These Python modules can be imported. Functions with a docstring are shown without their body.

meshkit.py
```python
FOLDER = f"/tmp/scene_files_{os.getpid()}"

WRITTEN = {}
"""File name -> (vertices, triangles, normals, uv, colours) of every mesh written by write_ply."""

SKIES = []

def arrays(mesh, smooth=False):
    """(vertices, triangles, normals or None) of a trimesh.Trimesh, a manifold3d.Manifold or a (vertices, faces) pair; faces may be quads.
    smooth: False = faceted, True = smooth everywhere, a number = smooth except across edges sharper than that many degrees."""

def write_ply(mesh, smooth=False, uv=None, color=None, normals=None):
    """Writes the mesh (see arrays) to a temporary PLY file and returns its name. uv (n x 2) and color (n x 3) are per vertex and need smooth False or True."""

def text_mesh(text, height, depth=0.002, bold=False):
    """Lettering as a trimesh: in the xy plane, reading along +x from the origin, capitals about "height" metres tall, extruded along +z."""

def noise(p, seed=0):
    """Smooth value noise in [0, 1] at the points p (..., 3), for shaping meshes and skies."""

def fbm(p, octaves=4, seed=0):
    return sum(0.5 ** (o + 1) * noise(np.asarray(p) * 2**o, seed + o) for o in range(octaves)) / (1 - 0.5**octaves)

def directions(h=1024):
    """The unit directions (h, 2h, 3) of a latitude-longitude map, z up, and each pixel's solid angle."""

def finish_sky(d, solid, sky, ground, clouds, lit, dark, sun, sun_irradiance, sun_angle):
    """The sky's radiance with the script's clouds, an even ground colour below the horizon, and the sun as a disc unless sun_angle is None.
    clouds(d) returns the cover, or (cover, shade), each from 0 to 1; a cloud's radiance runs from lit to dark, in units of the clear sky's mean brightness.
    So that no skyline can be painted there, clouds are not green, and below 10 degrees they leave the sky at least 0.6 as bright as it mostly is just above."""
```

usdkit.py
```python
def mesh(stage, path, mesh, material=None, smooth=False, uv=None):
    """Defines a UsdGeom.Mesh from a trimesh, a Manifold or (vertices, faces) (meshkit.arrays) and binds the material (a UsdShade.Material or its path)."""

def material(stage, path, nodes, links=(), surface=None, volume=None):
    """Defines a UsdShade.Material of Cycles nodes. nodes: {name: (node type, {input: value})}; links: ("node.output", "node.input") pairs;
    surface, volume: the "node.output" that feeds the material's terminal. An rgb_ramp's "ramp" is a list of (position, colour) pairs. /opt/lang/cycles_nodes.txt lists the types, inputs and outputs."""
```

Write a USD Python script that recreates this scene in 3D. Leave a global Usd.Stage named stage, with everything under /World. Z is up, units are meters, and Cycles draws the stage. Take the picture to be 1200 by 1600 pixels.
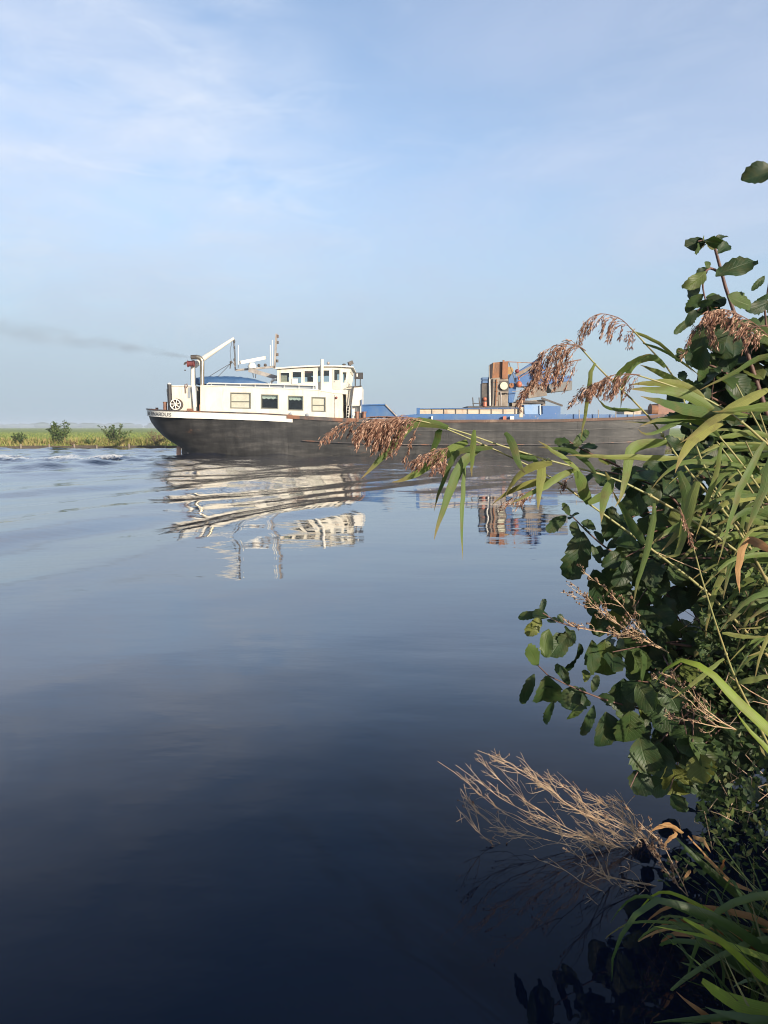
import math, random
import numpy as np
import trimesh
from shapely.geometry import Polygon
from scipy.sparse import coo_matrix
from scipy.sparse.csgraph import connected_components
import usdkit, meshkit
from pxr import Usd, UsdGeom, UsdLux, UsdShade, Gf, Sdf, Vt

stage = Usd.Stage.CreateInMemory()
UsdGeom.SetStageUpAxis(stage, 'Z')
UsdGeom.Xform.Define(stage, '/World')
UsdGeom.Scope.Define(stage, '/World/Looks')

# ------------------------------------------------------------------ camera, sky, sun, exposure
CAM_H, PITCH, FPX = 1.5, math.radians(6.8), 1111.0       # metres, tilt down, focal length in photo pixels (1200 x 1600)
SUN_AZ_X, SUN_AZ_Y, SUN_EL = 0.75, -1.0, math.radians(17)
SKY_STRENGTH, SUN_INTENSITY, EXPOSURE = 0.118, 1.05, 1.0
cam = UsdGeom.Camera.Define(stage, '/World/camera')
cam.AddTranslateOp().Set(Gf.Vec3d(0, 0, CAM_H))
cam.AddRotateXOp().Set(90 - math.degrees(PITCH))
cam.CreateHorizontalApertureAttr(24.0)
cam.CreateVerticalApertureAttr(32.0)
cam.CreateFocalLengthAttr(24.0 * FPX / 1200)
cam.CreateClippingRangeAttr(Gf.Vec2f(0.05, 20000))
cam.CreateExposureAttr(EXPOSURE)

_h = math.hypot(SUN_AZ_X, SUN_AZ_Y)
SUN = np.array([SUN_AZ_X / _h * math.cos(SUN_EL), SUN_AZ_Y / _h * math.cos(SUN_EL), math.sin(SUN_EL)])
sun = UsdLux.DistantLight.Define(stage, '/World/sun')
sun.CreateNormalizeAttr(True)
sun.CreateIntensityAttr(SUN_INTENSITY)
sun.CreateAngleAttr(0.6)
sun.CreateColorAttr(Gf.Vec3f(1.0, 0.885, 0.72))
_rot = Gf.Rotation(Gf.Vec3d(0, 0, 1), Gf.Vec3d(*map(float, SUN)))
sun.AddTransformOp().Set(Gf.Matrix4d(_rot, Gf.Vec3d(0, 0, 0)))

CLOUD_DIR = (-0.385, 0.880, 0.280)          # the middle of the bank of cirrus on the left
SKYMAT = usdkit.material(stage, '/World/Looks/sky', {
    'sky': ('sky_texture', {'sky_type': 'single_scattering', 'sun_disc': False, 'sun_elevation': SUN_EL,
                            'sun_rotation': math.atan2(SUN[0], SUN[1]), 'altitude': 0.0, 'air_density': 1.0,
                            'aerosol_density': 1.6, 'ozone_density': 2.0}),
    'tc': ('texture_coordinate', {}),
    # thin veil, wide and soft
    'm1': ('mapping', {'scale': (1.2, 1.2, 4.0), 'location': (3.1, 0.4, 0.2)}),
    'n1': ('noise_texture', {'scale': 1.5, 'detail': 4.0, 'roughness': 0.5, 'distortion': 0.4}),
    'r1': ('map_range', {'from_min': 0.34, 'from_max': 0.66, 'to_min': 0.15, 'to_max': 0.80, 'clamp': True}),
    # cirrus wisps
    'm2': ('mapping', {'scale': (3.0, 2.0, 9.0), 'rotation': (0.25, 0.35, 0.3), 'location': (1.7, 2.2, 0.5)}),
    'n2': ('noise_texture', {'scale': 2.2, 'detail': 8.0, 'roughness': 0.62, 'distortion': 0.8}),
    'r2': ('map_range', {'from_min': 0.52, 'from_max': 0.80, 'to_min': 0.0, 'to_max': 0.55, 'clamp': True}),
    'thin': ('map_range', {'from_min': 0.25, 'from_max': 0.75, 'to_min': 1.0, 'to_max': 0.12, 'clamp': True}), 'tv': ('math', {'math_type': 'multiply'}), 'tw': ('math', {'math_type': 'multiply'}),
    'wisp': ('mix', {'mix_type': 'mix', 'color2': (3.9, 4.15, 4.5)}), 'dot': ('vector_math', {'math_type': 'dot_product', 'vector2': CLOUD_DIR}), 'near': ('map_range', {'range_type': 'smoothstep', 'from_min': 0.90, 'from_max': 0.995, 'to_min': 0.3, 'to_max': 1.1, 'clamp': True}), 'tn': ('math', {'math_type': 'multiply', 'use_clamp': True}), 'bank': ('map_range', {'range_type': 'smoothstep', 'from_min': 0.91, 'from_max': 0.995, 'to_min': 0.0, 'to_max': 0.66, 'clamp': True}), 'nb': ('noise_texture', {'scale': 3.2, 'detail': 4.0, 'roughness': 0.48, 'distortion': 0.4}), 'rb': ('map_range', {'from_min': 0.25, 'from_max': 0.75, 'to_min': 0.1, 'to_max': 0.95, 'clamp': True}), 'kb': ('math', {'math_type': 'multiply'}), 'bmix': ('mix', {'mix_type': 'mix', 'color2': (3.35, 3.65, 4.25)}),
    'veil': ('mix', {'mix_type': 'mix', 'color2': (2.65, 3.0, 3.85)}),
    # white morning mist low over the horizon, all the way round
    'sx': ('separate_xyz', {}),
    'rh': ('map_range', {'range_type': 'smoothstep', 'from_min': -0.02, 'from_max': 0.36, 'to_min': 0.92, 'to_max': 0.0, 'clamp': True}),
    'mist': ('mix', {'mix_type': 'mix', 'color2': (1.80, 2.28, 2.70)}),
    'bg': ('background_shader', {'strength': SKY_STRENGTH}),
}, [('tc.generated', 'm1.vector'), ('m1.vector', 'n1.vector'), ('n1.fac', 'r1.value'),
    ('tc.generated', 'm2.vector'), ('m2.vector', 'n2.vector'), ('n2.fac', 'r2.value'),
    ('sx.z', 'thin.value'), ('r1.result', 'tv.value1'), ('thin.result', 'tv.value2'), ('r2.result', 'tw.value1'), ('thin.result', 'tw.value2'), ('tv.value', 'veil.fac'), ('sky.color', 'veil.color1'), ('tc.generated', 'dot.vector1'), ('dot.value', 'near.value'), ('tw.value', 'tn.value1'), ('near.result', 'tn.value2'), ('tn.value', 'wisp.fac'), ('dot.value', 'bank.value'), ('m2.vector', 'nb.vector'), ('nb.fac', 'rb.value'), ('bank.result', 'kb.value1'), ('rb.result', 'kb.value2'), ('kb.value', 'bmix.fac'), ('veil.color', 'bmix.color1'), ('bmix.color', 'wisp.color1'),
    ('tc.generated', 'sx.vector'), ('sx.z', 'rh.value'), ('rh.result', 'mist.fac'), ('wisp.color', 'mist.color1'),
    ('mist.color', 'bg.color')], surface='bg.background')
dome = UsdLux.DomeLight.Define(stage, '/World/sky')
UsdShade.MaterialBindingAPI.Apply(dome.GetPrim()).Bind(SKYMAT)
dome.GetPrim().SetCustomDataByKey('kind', 'structure')

# ------------------------------------------------------------------ pixel of the photograph -> point of the world at a chosen depth
_cp, _sp = math.cos(PITCH), math.sin(PITCH)
def ray(px, py):
    a, b = (px - 600) / FPX, (800 - py) / FPX
    return np.array([a, _cp + b * _sp, -_sp + b * _cp])
def at(px, py, Y):
    r = ray(px, py)
    return np.array([0, 0, CAM_H]) + r * (Y / r[1])
def on_ground(px, py, z=0.0):
    r = ray(px, py)
    return np.array([0, 0, CAM_H]) + r * ((z - CAM_H) / r[2])

# ------------------------------------------------------------------ helpers
_used = {}
def numbered(path):
    n = _used.get(path, 0)
    _used[path] = n + 1
    return path if n == 0 else f'{path}_{n:03d}'
def tag(prim, label=None, cat=None, group=None, kind=None):
    for k, v in (('label', label), ('category', cat), ('group', group), ('kind', kind)):
        if v:
            prim.SetCustomDataByKey(k, v)
    return prim
ORIGIN = {}
def thing(name, loc, label, cat, group=None):
    p = numbered('/World/' + name)
    x = UsdGeom.Xform.Define(stage, p)
    loc = np.asarray(loc, float)
    x.AddTranslateOp().Set(Gf.Vec3d(*map(float, loc)))
    ORIGIN[p] = loc
    tag(x.GetPrim(), label, cat, group)
    return p

ISLANDS = set()
class MB:
    """collects triangles in world coordinates; build() makes them one Mesh"""
    def __init__(self):
        self.v, self.f, self.n, self.uv = [], [], 0, []
    def raw(self, v, f, uv=None):
        v = np.asarray(v, float); f = np.asarray(f, int)
        if f.shape[1] == 4:
            f = np.vstack([f[:, [0, 1, 2]], f[:, [0, 2, 3]]])
        self.v.append(v); self.f.append(f + self.n); self.n += len(v)
        self.uv.append(np.zeros((len(v), 2)) if uv is None else np.asarray(uv, float))
        return self
    def tm(self, m):
        return self.raw(m.vertices, m.faces)
    def box(self, a, b):
        a, b = np.minimum(a, b), np.maximum(a, b)
        m = trimesh.creation.box(b - a); m.apply_translation((a + b) / 2)
        return self.tm(m)
    def tube(self, pts, r, sides=6, caps=True):
        p = np.asarray(pts, float)
        rr = np.broadcast_to(np.asarray(r, float), (len(p),))
        t = np.gradient(p, axis=0); t /= np.linalg.norm(t, axis=1, keepdims=True) + 1e-12
        a = np.cross(t, np.where(np.abs(t[:, 2:]) < 0.9, [0, 0, 1.0], [1.0, 0, 0]))
        a /= np.linalg.norm(a, axis=1, keepdims=True) + 1e-12
        b = np.cross(t, a); ang = np.arange(sides) * 2 * np.pi / sides
        v = (p[:, None] + rr[:, None, None] * (np.cos(ang)[None, :, None] * a[:, None] + np.sin(ang)[None, :, None] * b[:, None])).reshape(-1, 3)
        i, j = np.meshgrid(np.arange(len(p) - 1), np.arange(sides), indexing='ij')
        q = np.stack([i * sides + j, i * sides + (j + 1) % sides, (i + 1) * sides + (j + 1) % sides, (i + 1) * sides + j], -1).reshape(-1, 4)
        f = np.vstack([q[:, [0, 1, 2]], q[:, [0, 2, 3]]])
        if caps:
            n = len(v); v = np.vstack([v, p[:1], p[-1:]]); e = (len(p) - 1) * sides
            k = np.arange(sides); k2 = (k + 1) % sides
            f = np.vstack([f, np.stack([k2, k, np.full(sides, n)], 1), np.stack([e + k, e + k2, np.full(sides, n + 1)], 1)])
        return self.raw(v, f)
    def beam(self, p, q, w, h=None):
        """square bar from p to q"""
        p, q = np.asarray(p, float), np.asarray(q, float); h = h or w
        d = q - p; L = np.linalg.norm(d); d /= L
        a = np.cross(d, [0, 0, 1.0] if abs(d[2]) < 0.95 else [0, 1.0, 0]); a /= np.linalg.norm(a); b = np.cross(a, d)
        m = trimesh.creation.box([w, L, h]); T = np.eye(4)
        T[:3, 0], T[:3, 1], T[:3, 2], T[:3, 3] = a, d, b, (p + q) / 2
        m.apply_transform(T)
        return self.tm(m)
    def slab(self, poly, y0, y1):
        """polygon in (x, z), with holes, from depth y0 to depth y1"""
        if not isinstance(poly, Polygon):
            poly = Polygon(poly)
        for g in getattr(poly, 'geoms', [poly]):
            if g.is_empty: continue
            m = trimesh.creation.extrude_polygon(g, y1 - y0, engine='earcut')
            v = m.vertices
            self.raw(np.stack([v[:, 0], y0 + v[:, 2], v[:, 1]], 1), m.faces[:, ::-1])
        return self
    def ball(self, c, r, sub=2, s=(1, 1, 1)):
        m = trimesh.creation.icosphere(sub, r); m.vertices *= s
        m.apply_translation(c); return self.tm(m)
    def arr(self):
        return np.vstack(self.v), np.vstack(self.f), np.vstack(self.uv)
    def build(self, name, mat, parent=None, smooth=False, uv=False, label=None, cat=None, group=None, kind=None, primvars=None):
        v, f, u = self.arr()
        if isinstance(mat, UsdShade.Material) and str(mat.GetPath()) in ISLANDS:      # every blade, leaf or grain gets a number of its own
            lab = connected_components(coo_matrix((np.ones(2 * len(f)), (np.r_[f[:, 0], f[:, 1]], np.r_[f[:, 1], f[:, 2]])), (len(v), len(v))), False)[1]
            primvars = {**(primvars or {}), 'piece': np.repeat(np.random.default_rng(len(v)).uniform(0, 1, lab.max() + 1)[lab][:, None], 3, 1)}
        if parent:
            root = '/'.join(parent.split('/')[:3]); o = ORIGIN[root]
            p = numbered(parent + '/' + name)
        else:
            o = np.zeros(3); p = numbered('/World/' + name)
        if not parent and kind is None:
            o = np.array([v[:, 0].mean(), v[:, 1].mean(), v[:, 2].min()])
        m = usdkit.mesh(stage, p, (v - o, f), mat, smooth=smooth, uv=u if uv else None)
        if not parent:
            UsdGeom.Xformable(m).AddTranslateOp().Set(Gf.Vec3d(*map(float, o)))
        tag(m.GetPrim(), label, cat, group, kind)
        for k, a in (primvars or {}).items():
            UsdGeom.PrimvarsAPI(m).CreatePrimvar(k, Sdf.ValueTypeNames.Color3fArray, 'vertex').Set(Vt.Vec3fArray.FromNumpy(np.asarray(a, np.float32)))
        return p

def mat(name, nodes, links, surface='p.BSDF', volume=None):
    return usdkit.material(stage, '/World/Looks/' + name, nodes, links, surface=surface, volume=volume)

def weathered(name, base, dark, rust=None, scale=(1, 1, 1), lo=0.42, hi=0.72, rough=0.5, metal=0.0, bump=0.0, rlo=0.58, rhi=0.72, rscale=(1.5, 1.5, 0.35), spec=0.5, rmax=0.8):
    """paint or metal whose tone wanders, with stains of a second colour and rust streaks"""
    n = {'g': ('geometry', {}), 'm': ('mapping', {'scale': scale}), 'n': ('noise_texture', {'scale': 1.0, 'detail': 6.0, 'roughness': 0.65}),
         'r': ('map_range', {'from_min': lo, 'from_max': hi, 'to_min': 0, 'to_max': 1, 'clamp': True}),
         'c': ('mix', {'mix_type': 'mix', 'color1': base, 'color2': dark}),
         'p': ('principled_bsdf', {'roughness': rough, 'metallic': metal, 'specular_ior_level': spec})}
    l = [('g.position', 'm.vector'), ('m.vector', 'n.vector'), ('n.fac', 'r.value'), ('r.result', 'c.fac')]
    out = 'c.color'
    if rust:
        n.update({'m2': ('mapping', {'scale': rscale, 'location': (7.3, 1.1, 2.9)}), 'n2': ('noise_texture', {'scale': 1.0, 'detail': 7.0, 'roughness': 0.7}),
                  'r2': ('map_range', {'from_min': rlo, 'from_max': rhi, 'to_min': 0, 'to_max': rmax, 'clamp': True}), 'c2': ('mix', {'mix_type': 'mix', 'color2': rust})})
        l += [('g.position', 'm2.vector'), ('m2.vector', 'n2.vector'), ('n2.fac', 'r2.value'), ('r2.result', 'c2.fac'), ('c.color', 'c2.color1')]
        out = 'c2.color'
    l.append((out, 'p.base_color'))
    if bump:
        n['b'] = ('bump', {'strength': bump, 'distance': 0.02}); l += [('n.fac', 'b.height'), ('b.normal', 'p.normal')]
    return mat(name, n, l)

def plain(name, base, rough=0.5, metal=0.0, spec=0.5):
    return mat(name, {'p': ('principled_bsdf', {'base_color': base, 'roughness': rough, 'metallic': metal, 'specular_ior_level': spec})}, [])

RUST = (0.20, 0.075, 0.03)
M_WHITE = weathered('cream_paint', (0.575, 0.545, 0.465), (0.475, 0.425, 0.335), (0.33, 0.17, 0.08), (1.3, 1.3, 0.5), rlo=0.56, rhi=0.80, rscale=(4.5, 4.5, 0.45), rmax=0.6)
M_PURE = weathered('white_paint', (0.58, 0.56, 0.51), (0.48, 0.45, 0.39), (0.38, 0.22, 0.09), (1.5, 1.5, 0.8), rlo=0.57, rhi=0.8, rscale=(4, 4, 0.6), rmax=0.4)
M_HULL = mat('black_hull_paint', {
    'g': ('geometry', {}), 'm1': ('mapping', {'scale': (0.45, 0.45, 2.6)}), 'n1': ('noise_texture', {'scale': 1.0, 'detail': 7.0, 'roughness': 0.68}),
    'c1': ('rgb_ramp', {'ramp': [(0.34, (0.019, 0.0185, 0.0185)), (0.50, (0.032, 0.031, 0.030)), (0.62, (0.058, 0.055, 0.052)), (0.74, (0.10, 0.095, 0.088))]}),
    'm2': ('mapping', {'scale': (2.6, 2.6, 0.22), 'location': (3.1, 0, 0)}), 'n2': ('noise_texture', {'scale': 1.0, 'detail': 5.0, 'roughness': 0.65}), 'r2': ('map_range', {'from_min': .40, 'from_max': .68, 'to_min': 1.12, 'to_max': .55, 'clamp': True}),
    'x2': ('mix', {'mix_type': 'multiply', 'fac': 1.0}),
    'm3': ('mapping', {'scale': (0.42, 0.42, 1.5), 'location': (8.8, 1.1, 2.9)}), 'n3': ('noise_texture', {'scale': 1.0, 'detail': 8.0, 'roughness': 0.72}), 'r3': ('map_range', {'from_min': .62, 'from_max': .69, 'to_min': 0, 'to_max': .6, 'clamp': True}),
    'x3': ('mix', {'mix_type': 'mix', 'color2': (0.17, 0.085, 0.05)}),
    'm4': ('mapping', {'scale': (0.9, 0.9, 9.0), 'rotation': (0, 0.12, 0), 'location': (1.3, 4, .4)}), 'n4': ('noise_texture', {'scale': 1.0, 'detail': 9.0, 'roughness': 0.75}), 'r4': ('map_range', {'from_min': .66, 'from_max': .70, 'to_min': 0, 'to_max': .5, 'clamp': True}),
    'x4': ('mix', {'mix_type': 'mix', 'color2': (0.20, 0.18, 0.16)}),
    'sp': ('separate_xyz', {}), 'cx': ('combine_xyz', {}), 'br': ('brick_texture', {'scale': 1.0, 'brick_width': 3.4, 'row_height': 0.95, 'mortar_size': 0.012, 'mortar_smooth': 0.4, 'color1': (1, 1, 1), 'color2': (.80, .80, .80), 'mortar': (.55, .52, .5)}), 'xb': ('mix', {'mix_type': 'multiply', 'fac': 1.0}),
    'b1': ('bump', {'strength': 0.5, 'distance': 0.012, 'invert': True}), 'b2': ('bump', {'strength': 0.35, 'distance': 0.03}), 'mb': ('mapping', {'scale': (0.7, 0.7, 0.7)}), 'nb': ('noise_texture', {'scale': 1.0, 'detail': 2.0}),
    'p': ('principled_bsdf', {'roughness': 0.5, 'specular_ior_level': 0.4})},
    [('g.position', 'm1.vector'), ('m1.vector', 'n1.vector'), ('n1.fac', 'c1.fac'), ('g.position', 'm2.vector'), ('m2.vector', 'n2.vector'), ('n2.fac', 'r2.value'), ('c1.color', 'x2.color1'), ('r2.result', 'x2.color2'),
     ('g.position', 'm3.vector'), ('m3.vector', 'n3.vector'), ('n3.fac', 'r3.value'), ('r3.result', 'x3.fac'), ('x2.color', 'x3.color1'), ('g.position', 'm4.vector'), ('m4.vector', 'n4.vector'), ('n4.fac', 'r4.value'), ('r4.result', 'x4.fac'), ('x3.color', 'x4.color1'),
     ('g.position', 'sp.vector'), ('sp.x', 'cx.x'), ('sp.z', 'cx.y'), ('cx.vector', 'br.vector'), ('br.color', 'xb.color2'), ('x4.color', 'xb.color1'), ('xb.color', 'p.base_color'),
     ('br.fac', 'b1.height'), ('g.position', 'mb.vector'), ('mb.vector', 'nb.vector'), ('nb.fac', 'b2.height'), ('b1.normal', 'b2.normal'), ('b2.normal', 'p.normal')])
M_STRAKE = weathered('dark_strake', (0.035, 0.030, 0.030), (0.10, 0.08, 0.07), RUST, (1.2, 1.2, 3), rlo=0.5, rhi=0.62)
M_RUST = weathered('rusty_steel', (0.23, 0.095, 0.04), (0.10, 0.055, 0.035), (0.42, 0.20, 0.08), (1.6, 1.6, 1.0), rlo=0.56, rhi=0.66, rough=0.8, bump=0.4)
M_RUSTGREY = weathered('grimy_steel', (0.22, 0.18, 0.14), (0.11, 0.09, 0.075), (0.22, 0.10, 0.05), (1.6, 1.6, 0.8), rlo=0.56, rhi=0.68, rough=0.75, bump=0.3)
M_BLUE = weathered('blue_paint', (0.022, 0.085, 0.225), (0.075, 0.125, 0.20), (0.30, 0.22, 0.18), (1.2, 1.2, 0.7), lo=0.45, hi=0.75, rlo=0.60, rhi=0.68, rscale=(2, 2, 1.4), rough=0.45)
M_TARP = weathered('blue_tarpaulin', (0.022, 0.065, 0.15), (0.035, 0.09, 0.19), None, (2.5, 2.5, 3), rough=0.55, bump=0.5)
M_GREYPAINT = weathered('pale_grey_paint', (0.23, 0.255, 0.285), (0.18, 0.20, 0.225), RUST, (1, 1, 2), rmax=0.3, rlo=0.62, rhi=0.8)
M_STEEL = weathered('exhaust_steel', (0.42, 0.36, 0.27), (0.26, 0.20, 0.13), (0.20, 0.12, 0.07), (3, 3, 1.5), rough=0.32, metal=0.85)
M_GALV = weathered('weathered_mast_metal', (0.34, 0.31, 0.28), (0.20, 0.17, 0.15), RUST, (3, 3, 2), rough=0.5, metal=0.3)
M_DARK = plain('dark_rubber', (0.025, 0.023, 0.024), 0.6)
M_SOOT = weathered('sooty_metal', (0.04, 0.035, 0.03), (0.09, 0.07, 0.06), RUST, (4, 4, 4), rough=0.7)
M_RED = weathered('faded_red', (0.17, 0.030, 0.028), (0.09, 0.025, 0.025), None, (5, 5, 5), rough=0.6)
M_ORANGE = weathered('orange_buoy', (0.36, 0.10, 0.045), (0.22, 0.075, 0.045), None, (5, 5, 5), rough=0.5)
M_CURTAIN = plain('white_curtain', (0.62, 0.60, 0.54), 0.9)
M_INSIDE = plain('brown_interior', (0.10, 0.065, 0.04), 0.8)
M_WOODTAN = weathered('bleached_timber', (0.42, 0.36, 0.28), (0.28, 0.23, 0.18), RUST, (0.5, 2, 6), rough=0.8, rlo=0.55, rhi=0.7)
M_LENS = plain('lamp_lens', (0.46, 0.44, 0.32), 0.35)
M_BROWNPOST = weathered('brown_bollard_paint', (0.19, 0.085, 0.05), (0.10, 0.05, 0.04), RUST, (5, 5, 5), rough=0.6)
M_PANE = mat('window_glass', {'t': ('transparent_bsdf', {'color': (0.80, 0.86, 0.86)}), 'g': ('glossy_bsdf', {'roughness': 0.02, 'color': (1, 1, 1)}),
                              'f': ('fresnel', {'IOR': 1.5}), 'x': ('mix_closure', {})},
             [('f.fac', 'x.fac'), ('t.BSDF', 'x.closure1'), ('g.BSDF', 'x.closure2')], surface='x.closure')

# ------------------------------------------------------------------ haze
HAZE = 0.0006
if HAZE:
    hz = MB().box((-3200, -3200, -3.0), (3200, 3200, 9.0))
    hz.build('haze', mat('haze_air', {'v': ('principled_volume', {'color': (0.86, 0.92, 1.0), 'density': HAZE, 'anisotropy': 0.2})}, [], surface=None, volume='v.volume'), kind='stuff')

# ------------------------------------------------------------------ water: one sheet, fine near the camera's side of the canal, with the barge's wake in it
YB0, BEAM = 37.8, 5.0                     # near side of the barge, its width
YBC = YB0 + BEAM / 2
FAR_BANK = 52.0
def smooth01(x, a, b):
    t = np.clip((np.asarray(x, float) - a) / (b - a), 0, 1)
    return t * t * (3 - 2 * t)
def wake_masks(x, y):
    edge = x - (-1.9 + (y - 9.1) / 3.1)                       # to the left of this line the wake has arrived
    left = 1 - smooth01(edge + 0.5 * np.sin(y * 0.9), -1.1, 0.7)
    boat = smooth01(y, 13.0, 30.0) * (1 - smooth01(x, 8, 24)) * (1 - smooth01(y, 39, 41))
    trail = np.exp(-((y - (34.0 + 0.04 * (x + 12))) / 2.6) ** 2) * (1 - smooth01(x, -12.5, -9.5))
    behind = smooth01(y, 20, 27) * (1 - smooth01(x, -10, -6))
    return left, boat, trail, behind
def wave_height(x, y):
    left, boat, trail, behind = wake_masks(x, y)
    rng = np.random.default_rng(5)
    h = np.zeros_like(x)
    def train(th, lam, amp, k0=0.0):
        ph = rng.uniform(0, 6.28)
        k = 2 * np.pi / lam
        wob = 0.5 * np.sin(0.23 * x + 0.31 * y + ph) + 0.6 * (meshkit.noise(np.stack([x * 0.25, y * 0.12, np.full_like(x, ph)], -1)) - 0.5) * 2
        return amp * np.sin(k * (x * math.cos(th) + y * math.sin(th)) + ph + wob * 1.4)
    far = smooth01(y, 3, 14)
    for th, lam, amp in ((-0.46, 2.6, 0.022), (-0.60, 1.5, 0.007), (-0.36, 4.2, 0.045), (-0.75, 1.05, 0.0025)):
        h += left * (0.35 + 0.65 * far) * train(th, lam, amp)
    for th, lam, amp in ((-0.34, 3.9, 0.036), (-0.22, 2.6, 0.018), (-0.50, 1.9, 0.014), (-0.9, 1.25, 0.005), (-1.5, 1.1, 0.0026), (1.25, 1.5, 0.003), (-1.2, 6.0, 0.022)):
        h += boat * train(th, lam, amp)
    for th, lam, amp in ((-1.5, 2.6, 0.035), (-1.2, 1.7, 0.02), (1.2, 1.3, 0.012)):
        h += behind * train(th, lam, amp)
    p = np.stack([x * 1.3, y * 0.75, np.zeros_like(x)], -1)
    h += trail * (meshkit.fbm(p, 4, 3) - 0.44) * 0.42
    for th, lam, amp in ((-1.2, 1.8, 0.0012), (-0.7, 0.9, 0.0005), (-1.7, 3.1, 0.0018)):
        h += train(th, lam, amp)
    return h * np.exp(-(np.abs(x) / 60) ** 4)
_t = np.concatenate([-np.geomspace(60, 0.60, 26)[:-1], np.linspace(-0.60, 0.60, 520), np.geomspace(0.60, 60, 26)[1:]])
_y = np.geomspace(2.2, FAR_BANK + 3.2, 760) - 3.0
WX, WY = np.meshgrid(_t, _y)
WX = WX * (WY + 3.0)
WX[:, 0], WX[:, -1] = -2900, 2900
WZ = np.where(np.abs(WX) < 60, wave_height(np.clip(WX, -60, 60), WY), 0.0)
_l, _b, _tr, _bh = wake_masks(WX, WY)
chop = np.clip(0.10 + 0.14 * _l + 0.9 * _b + 1.0 * _bh + 1.2 * _tr, 0, 2)
nr, nc = WX.shape
_i, _j = np.meshgrid(np.arange(nr - 1), np.arange(nc - 1), indexing='ij')
WQ = np.stack([_i * nc + _j, _i * nc + _j + 1, (_i + 1) * nc + _j + 1, (_i + 1) * nc + _j], -1).reshape(-1, 4)
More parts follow.
